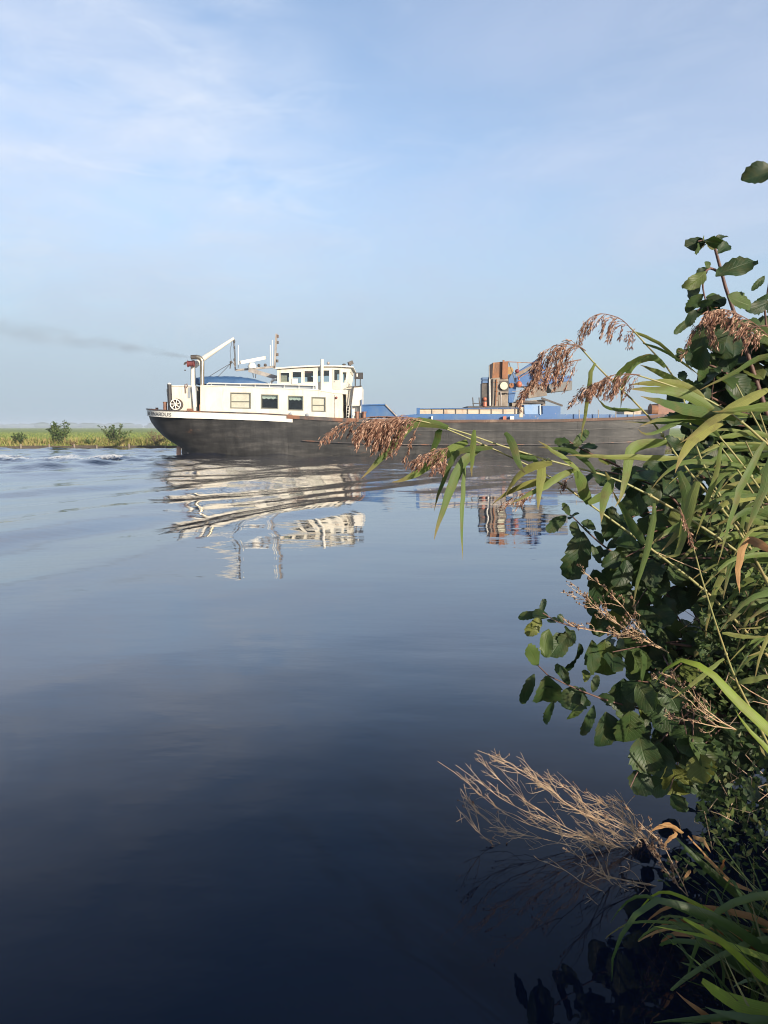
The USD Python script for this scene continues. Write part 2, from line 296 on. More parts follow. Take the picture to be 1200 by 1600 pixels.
M_WATER = mat('canal_water', {
    'g': ('geometry', {}), 'a': ('attribute', {'attribute': 'wake'}), 's': ('separate_color', {}),
    'm1': ('mapping', {'scale': (1.1, 2.6, 1), 'rotation': (0, 0, 0.25)}), 'n1': ('noise_texture', {'scale': 2.4, 'detail': 3.0, 'roughness': 0.5}),
    'm2': ('mapping', {'scale': (0.35, 0.9, 1), 'rotation': (0, 0, 0.5)}), 'n2': ('noise_texture', {'scale': 1.0, 'detail': 2.0, 'roughness': 0.5}),
    'k1': ('math', {'math_type': 'multiply', 'value2': 0.010}), 'k2': ('math', {'math_type': 'multiply'}),
    'k3': ('math', {'math_type': 'multiply', 'value2': 0.010}), 'sum': ('math', {'math_type': 'add'}),
    'b': ('bump', {'strength': 1.0, 'distance': 1.0}),
    'd': ('diffuse_bsdf', {'color': (0.0007, 0.0026, 0.0092)}), 'gl': ('glossy_bsdf', {'roughness': 0.012, 'color': (1, 1, 1)}),
    'fz': ('fresnel', {'IOR': 1.33}), 'fc': ('rgb_ramp', {'ramp': [(0.0, (0, 0, 0)), (0.02, (.012,) * 3), (0.034, (.022,) * 3), (0.075, (.092,) * 3), (0.18, (.33,) * 3), (0.43, (.62,) * 3), (0.7, (.84,) * 3), (1.0, (1, 1, 1))]}),
    'p': ('mix_closure', {}),
    'mf': ('mapping', {'scale': (4.5, 1.6, 2)}), 'nf': ('noise_texture', {'scale': 1.5, 'detail': 6.0, 'roughness': 0.7}),
    'ff': ('math', {'math_type': 'multiply_add', 'value2': 1.0}), 'fr': ('map_range', {'from_min': 0.84, 'from_max': 1.10, 'to_min': 0, 'to_max': 0.85, 'clamp': True}),
    'foam': ('principled_bsdf', {'base_color': (0.62, 0.60, 0.56), 'roughness': 0.7}), 'x': ('mix_closure', {})},
    [('a.color', 's.color'), ('g.position', 'm1.vector'), ('m1.vector', 'n1.vector'), ('g.position', 'm2.vector'), ('m2.vector', 'n2.vector'),
     ('n1.fac', 'k1.value1'), ('k1.value', 'k2.value1'), ('s.r', 'k2.value2'), ('n2.fac', 'k3.value1'), ('k2.value', 'sum.value1'), ('k3.value', 'sum.value2'),
     ('sum.value', 'b.height'), ('b.normal', 'gl.normal'), ('b.normal', 'fz.normal'), ('fz.fac', 'fc.fac'), ('fc.color', 'p.fac'), ('d.BSDF', 'p.closure1'), ('gl.BSDF', 'p.closure2'),
     ('g.position', 'mf.vector'), ('mf.vector', 'nf.vector'), ('nf.fac', 'ff.value1'), ('s.g', 'ff.value3'), ('ff.value', 'fr.value'),
     ('fr.result', 'x.fac'), ('p.closure', 'x.closure1'), ('foam.BSDF', 'x.closure2')], surface='x.closure')
foam = np.clip(_tr * (0.37 + 2.4 * np.clip(WZ - 0.02, -0.05, 0.12)), 0, 0.8)
_w = MB().raw(np.stack([WX, WY, WZ], -1).reshape(-1, 3), WQ)
_w.build('canal_water', M_WATER, smooth=True, kind='structure', primvars={'wake': np.stack([chop, foam, chop * 0], -1).reshape(-1, 3)})
# ------------------------------------------------------------------ far bank: meadow, its fringe of grass, shrubs and timber edging
rngf = np.random.default_rng(11)
def grid_mesh(xs, ys, zf):
    X, Y = np.meshgrid(xs, ys); Z = zf(X, Y); n = len(xs)
    i, j = np.meshgrid(np.arange(len(ys) - 1), np.arange(n - 1), indexing='ij')
    q = np.stack([i * n + j, i * n + j + 1, (i + 1) * n + j + 1, (i + 1) * n + j], -1).reshape(-1, 4)
    return np.stack([X, Y, Z], -1).reshape(-1, 3), q
M_MEADOW = mat('meadow_grass', {
    'g': ('geometry', {}), 'm1': ('mapping', {'scale': (0.05, 0.10, 0.05)}), 'n1': ('noise_texture', {'scale': 1.0, 'detail': 6.0, 'roughness': 0.6}),
    'c1': ('rgb_ramp', {'ramp': [(0.3, (0.15, 0.19, 0.045)), (0.5, (0.20, 0.25, 0.06)), (0.7, (0.27, 0.29, 0.09))]}),
    'n2': ('noise_texture', {'scale': 3.0, 'detail': 5.0, 'roughness': 0.7}), 'r2': ('map_range', {'from_min': 0.3, 'from_max': 0.7, 'to_min': 0.6, 'to_max': 1.2, 'clamp': True}),
    'x': ('mix', {'mix_type': 'multiply', 'fac': 1.0}), 'b': ('bump', {'strength': 0.8, 'distance': 0.15}),
    'p': ('principled_bsdf', {'roughness': 0.9, 'specular_ior_level': 0.1})},
    [('g.position', 'm1.vector'), ('m1.vector', 'n1.vector'), ('n1.fac', 'c1.fac'), ('g.position', 'n2.vector'), ('n2.fac', 'r2.value'), ('c1.color', 'x.color1'), ('r2.result', 'x.color2'),
     ('x.color', 'p.base_color'), ('n2.fac', 'b.height'), ('b.normal', 'p.normal')])
xs = np.unique(np.concatenate([-np.geomspace(50, 3000, 22), np.linspace(-50, 50, 120), np.geomspace(50, 3000, 22)]))
ys = np.concatenate([[FAR_BANK, FAR_BANK + 0.25, FAR_BANK + 0.6], np.geomspace(FAR_BANK + 1.2, 3100, 70)])
def meadow_z(X, Y):
    up = smooth01(Y, FAR_BANK - 0.05, FAR_BANK + 0.7)
    return -0.4 + up * 0.72 + 0.10 * (meshkit.fbm(np.stack([X * 0.15, Y * 0.08, X * 0], -1), 3, 2) - 0.5) * up
MB().raw(*grid_mesh(xs, ys, meadow_z)).build('meadow', M_MEADOW, smooth=True, kind='structure')

def leafmat(name, cols, trans=0.35, rough=0.55, spec=0.35, sat=1.0):
    """leaf or blade material: tone differs from piece to piece, light comes through"""
    ISLANDS.add('/World/Looks/' + name)
    n = {'rnd': ('attribute', {'attribute': 'piece'}),
         'c': ('rgb_ramp', {'ramp': cols}), 'n': ('noise_texture', {'scale': 14.0, 'detail': 3.0}), 'rr': ('map_range', {'from_min': 0.3, 'from_max': 0.7, 'to_min': 0.75, 'to_max': 1.15, 'clamp': True}),
         'g': ('geometry', {}), 'x': ('mix', {'mix_type': 'multiply', 'fac': 1.0}),
         'p': ('principled_bsdf', {'roughness': rough, 'specular_ior_level': spec}), 't': ('translucent_bsdf', {}), 'y': ('mix_closure', {'fac': trans}),
         'tc': ('hsv', {'hue': 0.485, 'saturation': 1.15, 'value': 1.25, 'fac': 1.0})}
    l = [('rnd.fac', 'c.fac'), ('g.position', 'n.vector'), ('n.fac', 'rr.value'), ('c.color', 'x.color1'), ('rr.result', 'x.color2'),
         ('x.color', 'p.base_color'), ('x.color', 'tc.color'), ('tc.color', 't.color'), ('p.BSDF', 'y.closure1'), ('t.BSDF', 'y.closure2')]
    return mat(name, n, l, surface='y.closure')
M_FRINGE = leafmat('fringe_grass', [(0.0, (0.16, 0.19, 0.05)), (0.35, (0.26, 0.27, 0.08)), (0.7, (0.38, 0.33, 0.13)), (1.0, (0.36, 0.26, 0.13))], 0.3, 0.7, 0.2)
M_SHRUBLEAF = leafmat('shrub_leaf', [(0.0, (0.040, 0.07, 0.022)), (0.5, (0.065, 0.105, 0.03)), (1.0, (0.13, 0.16, 0.05))], 0.3, 0.6, 0.3)
M_DRYSHRUB = leafmat('withered_leaf', [(0.0, (0.13, 0.10, 0.05)), (1.0, (0.22, 0.16, 0.09))], 0.2, 0.8, 0.2)
M_TWIG = weathered('shrub_twig', (0.07, 0.05, 0.04), (0.12, 0.09, 0.07), None, (20, 20, 20), rough=0.8)

def blades(n, pos, hmin, hmax, w, rng, lean=0.35):
    """n grass blades, three triangles each"""
    p = pos; ang = rng.uniform(0, 2 * np.pi, n); h = rng.uniform(hmin, hmax, n)
    side = np.stack([np.cos(ang), np.sin(ang), 0 * ang], 1) * (w * rng.uniform(0.6, 1.4, n))[:, None]
    ln = rng.normal(0, lean, (n, 2)) * h[:, None]
    mid = p + np.stack([ln[:, 0] * .3, ln[:, 1] * .3, h * .6], 1); tip = p + np.stack([ln[:, 0], ln[:, 1], h * .95], 1)
    v = np.stack([p - side, p + side, mid + side * .8, mid - side * .8, tip], 1).reshape(-1, 3)
    b = np.arange(n)[:, None] * 5
    f = np.concatenate([b + [0, 1, 2], b + [0, 2, 3], b + [3, 2, 4]])
    return v, f
n = 26000
px_ = rngf.uniform(-40, 40, n); py_ = FAR_BANK + 0.05 + np.abs(rngf.normal(0, 0.9, n))
clump = meshkit.fbm(np.stack([px_ * 0.7, py_ * 0.7, px_ * 0], -1), 3, 8)
keep = rngf.uniform(0, 1, n) < np.clip((clump - 0.28) * 3, 0.12, 1)
pos = np.stack([px_, py_, meadow_z(px_, py_) - 0.03], 1)[keep]
v, f = blades(len(pos), pos, 0.12, 0.62, 0.028, rngf)
MB().raw(v, f).build('bank_grass', M_FRINGE, kind='stuff', label='yellow green tall grass fringing the far canal bank')
n = 30000
yy = FAR_BANK + 1.5 + 110 * rngf.uniform(0, 1, n) ** 2; xx = rngf.uniform(-0.62, 0.1, n) * (yy + 3)
v, f = blades(n, np.stack([xx, yy, meadow_z(xx, yy) - 0.02], 1), 0.08, 0.26, 0.03, rngf)
MB().raw(v, f).build('meadow_tuft', leafmat('meadow_blade', [(0.0, (0.13, 0.18, 0.04)), (0.6, (0.20, 0.25, 0.06)), (1.0, (0.28, 0.28, 0.10))], 0.3, 0.8, 0.15), kind='stuff', label='short green tufts of the wide meadow beyond the canal')

# timber edging of the far bank: boards and posts at the waterline
ed = thing('timber_revetment', (-25, FAR_BANK - 0.1, 0), 'low dark timber edging with posts along the far waterline', 'revetment')
x0 = -42.0
bm, pm = MB(), MB()
while x0 < 40:
    L = rngf.uniform(1.6, 2.6)
    bm.box((x0, FAR_BANK - 0.14, -0.5), (x0 + L - 0.03, FAR_BANK - 0.06, rngf.uniform(0.12, 0.20)))
    pm.tube([(x0, FAR_BANK - 0.20, -0.6), (x0 + rngf.normal(0, .02), FAR_BANK - 0.20, rngf.uniform(0.15, 0.42))], 0.07, 7)
    x0 += L
bm.build('board', weathered('wet_timber', (0.045, 0.035, 0.028), (0.08, 0.06, 0.045), None, (2, 2, 6), rough=0.8), ed)
pm.build('post', weathered('grey_post_timber', (0.20, 0.16, 0.12), (0.10, 0.08, 0.06), None, (4, 4, 8), rough=0.85), ed)

def shrub(name, cx, cy, w, h, nst, nleaf, leaf, lm, rng, label, cat='shrub', group=None, spread=0.5, shape=0.75):
    """stems from one root, leaf clumps along them: trunk and crown are its parts"""
    z0 = float(meadow_z(np.array([cx]), np.array([cy]))[0])
    root = thing(name, (cx, cy, z0), label, cat, group)
    st, lv = MB(), MB()
    vs, fs, cnt = [], [], 0
    for k in range(nst):
        a = rng.uniform(0, 2 * np.pi); hh = h * rng.uniform(0.55, 1.0); out = w * 0.5 * rng.uniform(0.2, 1.0)
        d = np.array([math.cos(a) * out, math.sin(a) * out * 0.7, hh])
        b = np.array([cx, cy, z0 - 0.05]) + np.array([math.cos(a), math.sin(a), 0]) * 0.06 * w
        t = np.linspace(0, 1, 6)[:, None]
        pts = b + d * np.concatenate([t ** 1.2, t ** 1.2, t], 1) + rng.normal(0, 0.02 * h, (6, 3)) * t
        st.tube(pts, np.linspace(0.022, 0.006, 6) * h ** .5, 4)
        m = nleaf // nst
        tt = rng.uniform(0.08, 1.0, m) ** shape
        c = np.stack([np.interp(tt, t[:, 0], pts[:, i]) for i in range(3)], 1) + rng.normal(0, 0.075 * h, (m, 3)) * (1.15 - 0.6 * tt)[:, None]
        c[:, 2] = np.maximum(c[:, 2], z0 + 0.03)
        u = rng.normal(0, 1, (m, 3)); u /= np.linalg.norm(u, axis=1, keepdims=True)
        nrm = rng.normal(0, 0.6, (m, 3)) + [0, -0.4, 0.7]; wv = np.cross(u, nrm); wv /= np.linalg.norm(wv, axis=1, keepdims=True) + 1e-9
        s = leaf * rng.uniform(0.6, 1.3, m)[:, None]
        q = np.stack([c - u * s, c + wv * s * .6, c + u * s, c - wv * s * .6], 1).reshape(-1, 3)
        bb = np.arange(m)[:, None] * 4
        lv.raw(q, np.concatenate([bb + [0, 1, 2], bb + [0, 2, 3]]))
    st.build('trunk', M_TWIG, root); lv.build('crown', lm, root)
    return root
g_ = lambda px, py: on_ground(px, py, 0.3)
def far_shrub(px0, px1, pytop, Y, **k):
    c = at((px0 + px1) / 2, 690, Y); h = at(600, pytop, Y)[2] - 0.3; w = (px1 - px0) / FPX * Y
    return shrub(cx=c[0], cy=Y, w=w, h=h, rng=rngf, **k)
far_shrub(76, 112, 659, FAR_BANK + 0.9, name='bank_shrub', nst=18, nleaf=1500, leaf=0.085, lm=M_SHRUBLEAF, label='tallest dark green rounded shrub on the far bank edge', group='shrubs on the far bank')
far_shrub(158, 204, 662, FAR_BANK + 0.8, name='bank_shrub', nst=16, nleaf=950, leaf=0.075, lm=M_SHRUBLEAF, label='loose ragged green shrub halfway between dark shrub and ship stern', group='shrubs on the far bank')
far_shrub(12, 46, 676, FAR_BANK + 0.7, name='bank_shrub', nst=14, nleaf=800, leaf=0.075, lm=M_SHRUBLEAF, label='low dense green shrub nearest the left photo edge on far bank', group='shrubs on the far bank')
far_shrub(128, 162, 682, FAR_BANK + 0.6, name='bank_shrub', nst=10, nleaf=450, leaf=0.065, lm=M_SHRUBLEAF, label='small low green shrub tucked between the two taller far shrubs', group='shrubs on the far bank')
far_shrub(228, 262, 671, FAR_BANK + 0.6, name='withered_shrub', nst=16, nleaf=420, leaf=0.055, lm=M_DRYSHRUB, label='brown withered shrub on far bank just behind the ship stern', group='shrubs on the far bank')
far_shrub(104, 122, 684, FAR_BANK + 0.5, name='withered_shrub', nst=8, nleaf=200, leaf=0.055, lm=M_DRYSHRUB, label='small brown withered shrub against the right of the tallest dark shrub')
# far line of trees fading in the mist
v_, f_, k_ = [], [], 0
tl = MB()
for side in range(260):
    x = rngf.uniform(-1500, 1200); y = rngf.uniform(1700, 2500)
    h = rngf.uniform(5, 14) * (0.5 + 0.9 * meshkit.noise(np.array([[x * 0.008, 2.5, 0]]))[0]); w = h * rngf.uniform(0.9, 2.2)
    m = trimesh.creation.icosphere(2, 1.0)
    d = 1 + 0.35 * (meshkit.noise(m.vertices * 2.2 + side) - 0.5)
    m.vertices *= d[:, None] * [w, w, h * 0.62]; m.apply_translation((x, y, h * 0.45)); tl.tm(m)
tl.build('distant_trees', leafmat('distant_foliage', [(0, (0.05, 0.08, 0.03)), (1, (0.07, 0.10, 0.04))], 0.1, 0.8, 0.1), kind='stuff', smooth=True, label='far line of trees fading into the morning mist')

# ------------------------------------------------------------------ the barge
XS, XB = at(234, 645, YBC)[0], at(1049, 645, YBC)[0]
barge = thing('work_barge', ((XS + XB) / 2, YBC, 0), 'old black hulled cargo barge with cream deckhouse and wheelhouse aft', 'barge')
def zt_px(px):
    return np.interp(px, [234, 290, 420, 535, 640, 700, 860, 960, 1010, 1049], [640.5, 643, 647.5, 654.5, 657.5, 658, 657, 653.5, 649.5, 645])
_pxs = np.linspace(234, 1049, 60)
_X = np.array([at(p, 650, YBC)[0] for p in _pxs])
def blend_depth(px):     # the outline's near edge lies on the near side, at the ends on the middle line
    e = np.clip(np.minimum((px - 234) / 60, (1049 - px) / 60), 0, 1)
    return YB0 + (YBC - YB0) * (1 - e) ** 2
_ZT = np.array([at(600, zt_px(p), blend_depth(p))[2] for p in _pxs])
def ztop(x): return np.interp(x, _X, _ZT)
def halfbeam(x):
    B = BEAM / 2; R1, R2 = 2.6, 4.2
    a = np.clip((x - XS) / R1, 0, 1); b = np.clip((XB - x) / R2, 0, 1)
    return B * np.sqrt(np.maximum(1 - (1 - a) ** 2.1, 0)) * np.maximum(1 - (1 - b) ** 2.4, 0) ** 0.55
_bp = [(234, 651), (239, 661), (247, 671), (258, 682), (270, 691), (285, 700), (300, 712), (320, 726), (340, 745)]
_bx = [at(p, q, YBC)[0] for p, q in _bp]; _bz = [at(p, q, YBC)[2] for p, q in _bp]
def zbot(x):
    z = np.interp(x, _bx, _bz)
    return np.where(x > _bx[-1], -0.9, np.maximum(z, -0.9))
xst = np.concatenate([XS + (np.linspace(0, 1, 26) ** 2) * 5.0 + 1e-3, np.linspace(XS + 5.4, XB - 5, 30), XB - (np.linspace(1, 0, 22) ** 2) * 4.6 - 1e-3])
tj = np.array([0, .04, .1, .18, .28, .38, .5, .62, .74, .86, .94, 1.0])
V = []
for sgn in (-1, 1):
    for x in xst:
        zt, zb, b = float(ztop(x)), float(zbot(x)), float(halfbeam(x))
        zb = min(zb, zt - 0.28)
        e = np.interp(x, [XS, XS + 2, XS + 6.5, XB - 4, XB], [0.42, 0.50, 0.10, 0.08, 0.22])
        rake = 0.0 if x < XB - 3 else 0.5 * ((x - XB + 3) / 3) ** 2
        for t in tj:
            V.append((x - rake * (1 - t) , YBC + sgn * b * max(t, 1e-3) ** e, zb + (zt - zb) * t))
V = np.array(V).reshape(2, len(xst), len(tj), 3)
hull = MB()
ni, nj = len(xst), len(tj)
_i, _j = np.meshgrid(np.arange(ni - 1), np.arange(nj - 1), indexing='ij')
q = np.stack([_i * nj + _j, (_i + 1) * nj + _j, (_i + 1) * nj + _j + 1, _i * nj + _j + 1], -1).reshape(-1, 4)
hull.raw(V[0].reshape(-1, 3), q); hull.raw(V[1].reshape(-1, 3), q[:, ::-1])
hull.build('hull', M_HULL, barge, smooth=40)
dk = MB()
nd, fd = V[0][:, -1] - [0, 0, .03], V[1][:, -1] - [0, 0, .03]
dv = np.concatenate([nd, fd]); a = np.arange(ni - 1)
dk.raw(dv, np.stack([a, a + 1, ni + a + 1, ni + a], 1)); dk.build('deck', weathered('deck_paint', (0.20, 0.17, 0.14), (0.12, 0.10, 0.09), RUST, (2, 2, 2), rough=0.8), barge)

def outline(x, off):
    """near-side plan outline at x, pushed out by off"""
    b = halfbeam(x); db = (halfbeam(x + 1e-3) - halfbeam(x - 1e-3)) / 2e-3
    nx, ny = -db, np.ones_like(db); L = np.hypot(nx, ny)
    return x + off * nx / L, YBC - (b + off * ny / L)
def girdle(name, material, px0, px1, top_px, bot_px, off, both=True, label=None):
    """a band that runs round the hull from photo column px0 to px1"""
    xs_ = np.linspace(at(px0, 650, YBC)[0], at(px1, 650, YB0)[0], 90) if px0 > 236 else np.concatenate([XS + (np.linspace(0, 1, 40) ** 2) * 2.5 + 1e-4, np.linspace(XS + 2.7, at(px1, 650, YB0)[0], 60)])
    first = None
    for sgn in ((1, -1) if both else (1,)):
        m = MB()
        ox, oy = outline(xs_, off); ix, iy = outline(xs_, -0.05)
        zt = ztop(xs_) + top_px * 0.0341; zb = ztop(xs_) + bot_px * 0.0341
        if sgn < 0: oy, iy = 2 * YBC - oy, 2 * YBC - iy
        ring = np.stack([np.stack([ox, oy, zb], 1), np.stack([ox, oy, zt], 1), np.stack([ix, iy, zt], 1), np.stack([ix, iy, zb], 1)], 1)
        k = len(xs_); i, j = np.meshgrid(np.arange(k - 1), np.arange(4), indexing='ij')
        qq = np.stack([i * 4 + j, (i + 1) * 4 + j, (i + 1) * 4 + (j + 1) % 4, i * 4 + (j + 1) % 4], -1).reshape(-1, 4)
        m.raw(ring.reshape(-1, 3), qq if sgn > 0 else qq[:, ::-1])
        m.raw(ring[-1], [[0, 1, 2, 3]] if sgn > 0 else [[3, 2, 1, 0]])
        b_ = m.build(name, material, barge, smooth=35, label=label); first = first or b_
    return first
band = girdle('white_band', M_PURE, 234, 457, 0.4, -9.5, 0.03, label='white painted bulwark band round the stern')
girdle('rubbing_strake', M_STRAKE, 234, 457, 2.2, 0.4, 0.07)
girdle('rubbing_strake', M_STRAKE, 457.5, 620, 1.5, -4.0, 0.06)
girdle('rubbing_strake', weathered('rusty_gunwale', (0.10, 0.055, 0.038), (0.045, 0.038, 0.035), (0.20, 0.14, 0.10), (0.8, 0.8, 6), rough=0.8, rlo=.55, rhi=.65), 620.5, 1046, 2.0, -2.2, 0.05)
girdle('weld_seam', weathered('seam_grey', (0.10, 0.095, 0.09), (0.03, 0.028, 0.027), None, (0.7, 0.7, 4), lo=.45, hi=.6), 560, 1040, -14.6, -15.1, 0.008)
girdle('weld_seam', M_STRAKE, 480, 1040, -36.0, -37.2, 0.02)
# the name on the stern, bent round the hull
tmx = meshkit.text_mesh('BERNARDUS', 0.185, 0.012)
tv = np.array(tmx.vertices); tv[:, 0] /= tv[:, 0].max(); tv[:, 0] += 0.0
xa = XS + 0.02 + np.linspace(0, 1, 400) ** 2 * 4
oxy = np.stack(outline(xa, 0.032), 1); arc = np.concatenate([[0], np.cumsum(np.linalg.norm(np.diff(oxy, axis=0), axis=1))])
x0_, x1_ = at(238.2, 645, YBC - .6)[0], at(269, 645, YB0 + .2)[0]; s0, s1 = np.interp([x0_, x1_], xa, arc)
sx = 0.35 * np.interp(s0 + (s1 - s0) * tv[:, 0], arc, xa) + 0.65 * (x0_ + (x1_ - x0_) * tv[:, 0]); tx, ty = outline(sx, 0.032 + 0.0)
tn = np.stack([tx, ty, ztop(sx) - 0.265 + tv[:, 1]], 1)
ox2, oy2 = outline(sx, 0.032 + 0.012); sel = tv[:, 2] > 0.006
tn[sel, 0], tn[sel, 1] = ox2[sel], oy2[sel]
MB().raw(tn, tmx.faces).build('name_lettering', plain('lettering_black', (0.03, 0.03, 0.035), .5), barge, label='BERNARDUS in slanted dark capitals')
# rudder and post under the counter
def slab_px(pts, Y0, Y1, holes=()):
    P = Polygon([(at(x, y, Y0)[0], at(x, y, Y0)[2]) for x, y in pts], [[(at(x, y, Y0)[0], at(x, y, Y0)[2]) for x, y in h] for h in holes])
    return P, Y0, Y1
def spx(mb, pts, Y0, Y1, holes=()):
    return mb.slab(*slab_px(pts, Y0, Y1, holes))
rect = lambda x0, y0, x1, y1: [(x0, y0), (x1, y0), (x1, y1), (x0, y1)]
spx(MB(), [(276, 697), (282, 699), (283, 724), (275, 724)], YBC - .06, YBC + .06).build('rudder', weathered('rudder_paint', (0.33, 0.20, 0.15), (0.16, 0.09, 0.07), RUST, (4, 4, 4)), barge)
MB().tube([at(294.5, 693, YBC - .7), at(294.5, 730, YBC - .7)], 0.055, 8).build('rudder_post', M_GALV, barge)
spx(MB(), [(284, 699), (292, 703), (292, 724), (285, 724)], YBC - .12, YBC + .12).build('stern_frame', M_STRAKE, barge)

# --- deckhouse
YD0, YD1 = YB0 + 0.45, YB0 + BEAM - 0.45
WINS = [(361, 614, 391, 637), (409, 617, 434, 637.5), (451, 619, 473, 640), (488, 621, 508, 642)]
def win_hole(w): x0, y0, x1, y1 = w; return [(x0, y0), (x1, y0 + .6), (x1, y1 + .6), (x0, y1)]
wall = [(313, 602.5), (494, 609.5), (520, 614), (535, 615.5), (535, 657), (313, 650)]
dh = barge + '/deckhouse'
wm = MB(); spx(wm, wall, YD0, YD0 + .08, [win_hole(w) for w in WINS]); spx(wm, wall, YD1 - .08, YD1)
A, B_ = at(313, 602.5, YD0), at(313, 648, YD0); wm.box((A[0], YD0 + .08, B_[2]), (A[0] + .06, YD1 - .08, A[2]))
A, B_ = at(535, 615.5, YD0), at(535, 656, YD0); wm.box((A[0] - .06, YD0 + .08, B_[2]), (A[0], YD1 - .08, A[2]))
dh = wm.build('deckhouse', M_WHITE, barge)
rf = MB(); spx(rf, [(313, 601.3), (494, 608.2), (520, 612.6), (535.6, 614.2), (535.6, 615.5), (520, 614), (494, 609.5), (313, 602.5)], YD0 - .03, YD1 + .03)
rf.build('deckhouse_roof', M_PURE, barge)
tr = MB(); spx(tr, [(323, 600), (493, 601.5), (494, 608.4), (323, 601.9)], YD0 + .25, YD1 - .25)
tr.build('roof_trunk', M_GREYPAINT, barge)
rl = MB(); rl.tube([at(323, 603, YD0 + .1), at(323.5, 600, YD0 + .1), at(326, 598.8, YD0 + .1), at(420, 600.3, YD0 + .1), at(494, 602.3, YD0 + .1)], 0.035, 6)
for p_ in np.linspace(330, 490, 8): rl.tube([at(p_, 600, YD0 + .1), at(p_, 608, YD0 + .1)], 0.015, 5)
rl.build('roof_rail', M_PURE, barge)
M_FROST = weathered('frosted_pane', (0.40, 0.39, 0.32), (0.32, 0.31, 0.25), None, (3, 3, 3), rough=0.35)
for k, w in enumerate(WINS):
    x0, y0, x1, y1 = w
    fr = MB(); outer = [(x0 - 1, y0 - 1), (x1 + 1, y0 - .4), (x1 + 1, y1 + 1.6), (x0 - 1, y1 + 1)]
    spx(fr, outer, YD0 - .025, YD0 - .002, [win_hole((x0 + .5, y0 + .5, x1 - .5, y1 - .5))])
    fr_p = fr.build('window', plain('window_frame_grey', (0.13, 0.13, 0.105), .5) if k == 0 else '/World/Looks/window_frame_grey', barge)
    if k in (0, 3):
        spx(MB(), win_hole(w), YD0 + .05, YD0 + .07).build('pane', M_FROST, fr_p)
        ym = y0 + (y1 - y0) * .55
        spx(MB(), rect(x0, ym, x1, ym + 1.3), YD0 + .01, YD0 + .045).build('glazing_bar', '/World/Looks/window_frame_grey', fr_p)
    else:
        spx(MB(), win_hole(w), YD0 + .05, YD0 + .056).build('pane', M_PANE, fr_p)
        nsc = 7; pts = [(x0, y0), (x1, y0 + .6)]
        for s_ in range(nsc, -1, -1):
            xx_ = x0 + (x1 - x0) * s_ / nsc; pts.append((xx_, y0 + 5.6 + (1.0 if s_ % 2 else -0.6) + .6 * s_ / nsc))
        spx(MB(), pts, YD0 + .12, YD0 + .14).build('curtain', M_CURTAIN, fr_p)
spx(MB(), [(316, 610), (530, 618), (530, 652), (316, 646)], YD0 + 1.6, YD0 + 1.66).build('cabin_partition', M_INSIDE, barge)
dr = MB()
spx(dr, [(522.5, 617), (523.3, 617.1), (523.3, 655), (522.5, 655)], YD0 - .015, YD0 - .001); dr.build('panel_joint', M_GALV, barge)
MB().ball(at(525.5, 621.5, YD0 - .04), 0.07, 1).build('side_lamp', M_RED, barge)
MB().ball(at(454, 647, YD0 - .03), 0.10, 1, (1, .4, 1)).build('porthole_cover', M_GREYPAINT, barge)
MB().ball(at(480, 648.5, YD0 - .03), 0.10, 1, (1, .4, 1)).build('porthole_cover', M_GREYPAINT, barge)

# --- aft cabin and everything on the stern
aw = MB(); spx(aw, [(270, 602.5), (300, 603), (304, 604), (304, 647), (262, 645), (263, 604)], YD0 + .55, YD0 + .62)
A, B_ = at(263, 603, YD0 + .6), at(263, 644, YD0 + .6); A2 = at(304, 604, YD0 + .6)
aw.box((A[0], YD0 + .62, B_[2]), (A[0] + .06, YD1 - .4, A[2])); aw.box((A2[0] - .06, YD0 + .62, B_[2]), (A2[0], YD1 - .4, A[2])); aw.box((A[0], YD1 - .4, B_[2]), (A2[0], YD1 - .34, A[2]))
aw.build('aft_cabin', M_WHITE, barge)
spx(MB(), [(262, 601.6), (305, 602.6), (305, 603.8), (262, 602.8)], YD0 + .5, YD1 - .3).build('aft_cabin_roof', M_PURE, barge)
pw = MB(); spx(pw, [(299.5, 603), (304.5, 603), (308.5, 647.5), (303, 647.2)], YD0 + .35, YD0 + .6); pw.build('davit_foot', M_PURE, barge)
MB().tube([at(306, 604, YD0 + .4), at(307, 647, YD0 + .4)], 0.03, 5).build('handrail_pipe', M_GREYPAINT, barge)
spx(MB(), rect(304.5, 604, 313.2, 650), YD0 + 1.5, YD0 + 1.55).build('side_door', weathered('door_grey', (0.22, 0.21, 0.20), (0.15, .14, .13), RUST, (2, 2, 2)), barge)
spx(MB(), [(311, 632), (315, 632), (315, 646), (311, 646)], YD0 + .02, YD0 + .3).build('deck_locker', M_BROWNPOST, barge)
spx(MB(), [(293.5, 605), (297, 605), (297, 622), (293.5, 622)], YD0 + .52, YD0 + .546).build('wall_panel', M_GREYPAINT, barge)
po = MB(); po.tube([at(266.5, 645, YD0 - .1), at(264.5, 600.5, YD0 - .1)], 0.115, 10)
pp = po.build('fender_post', M_DARK, barge)
MB().ball(at(264.5, 600, YD0 - .1), 0.10, 2, (1, 1, .7)).build('post_cap', M_PURE, pp)
spx(MB(), [(260, 608), (263.2, 608), (264.2, 630), (262, 630)], YD0 - .05, YD0 + .15).build('flag_locker', M_PURE, barge)
for (p0, p1, y0, y1, dY) in ((254.5, 261.5, 628, 642, -.05), (242.5, 247.5, 637, 643, 1.2)):
    b = MB(); c = at((p0 + p1) / 2, y1, YB0 + .7 + dY); t_ = at((p0 + p1) / 2, y0, YB0 + .7 + dY); r = (p1 - p0) / 2 * .0345
    b.tube([c, t_ - [0, 0, .06], t_ - [0, 0, .05], t_], [r * .85, r * .85, r, r], 12); b.build('bollard', M_BROWNPOST, barge)
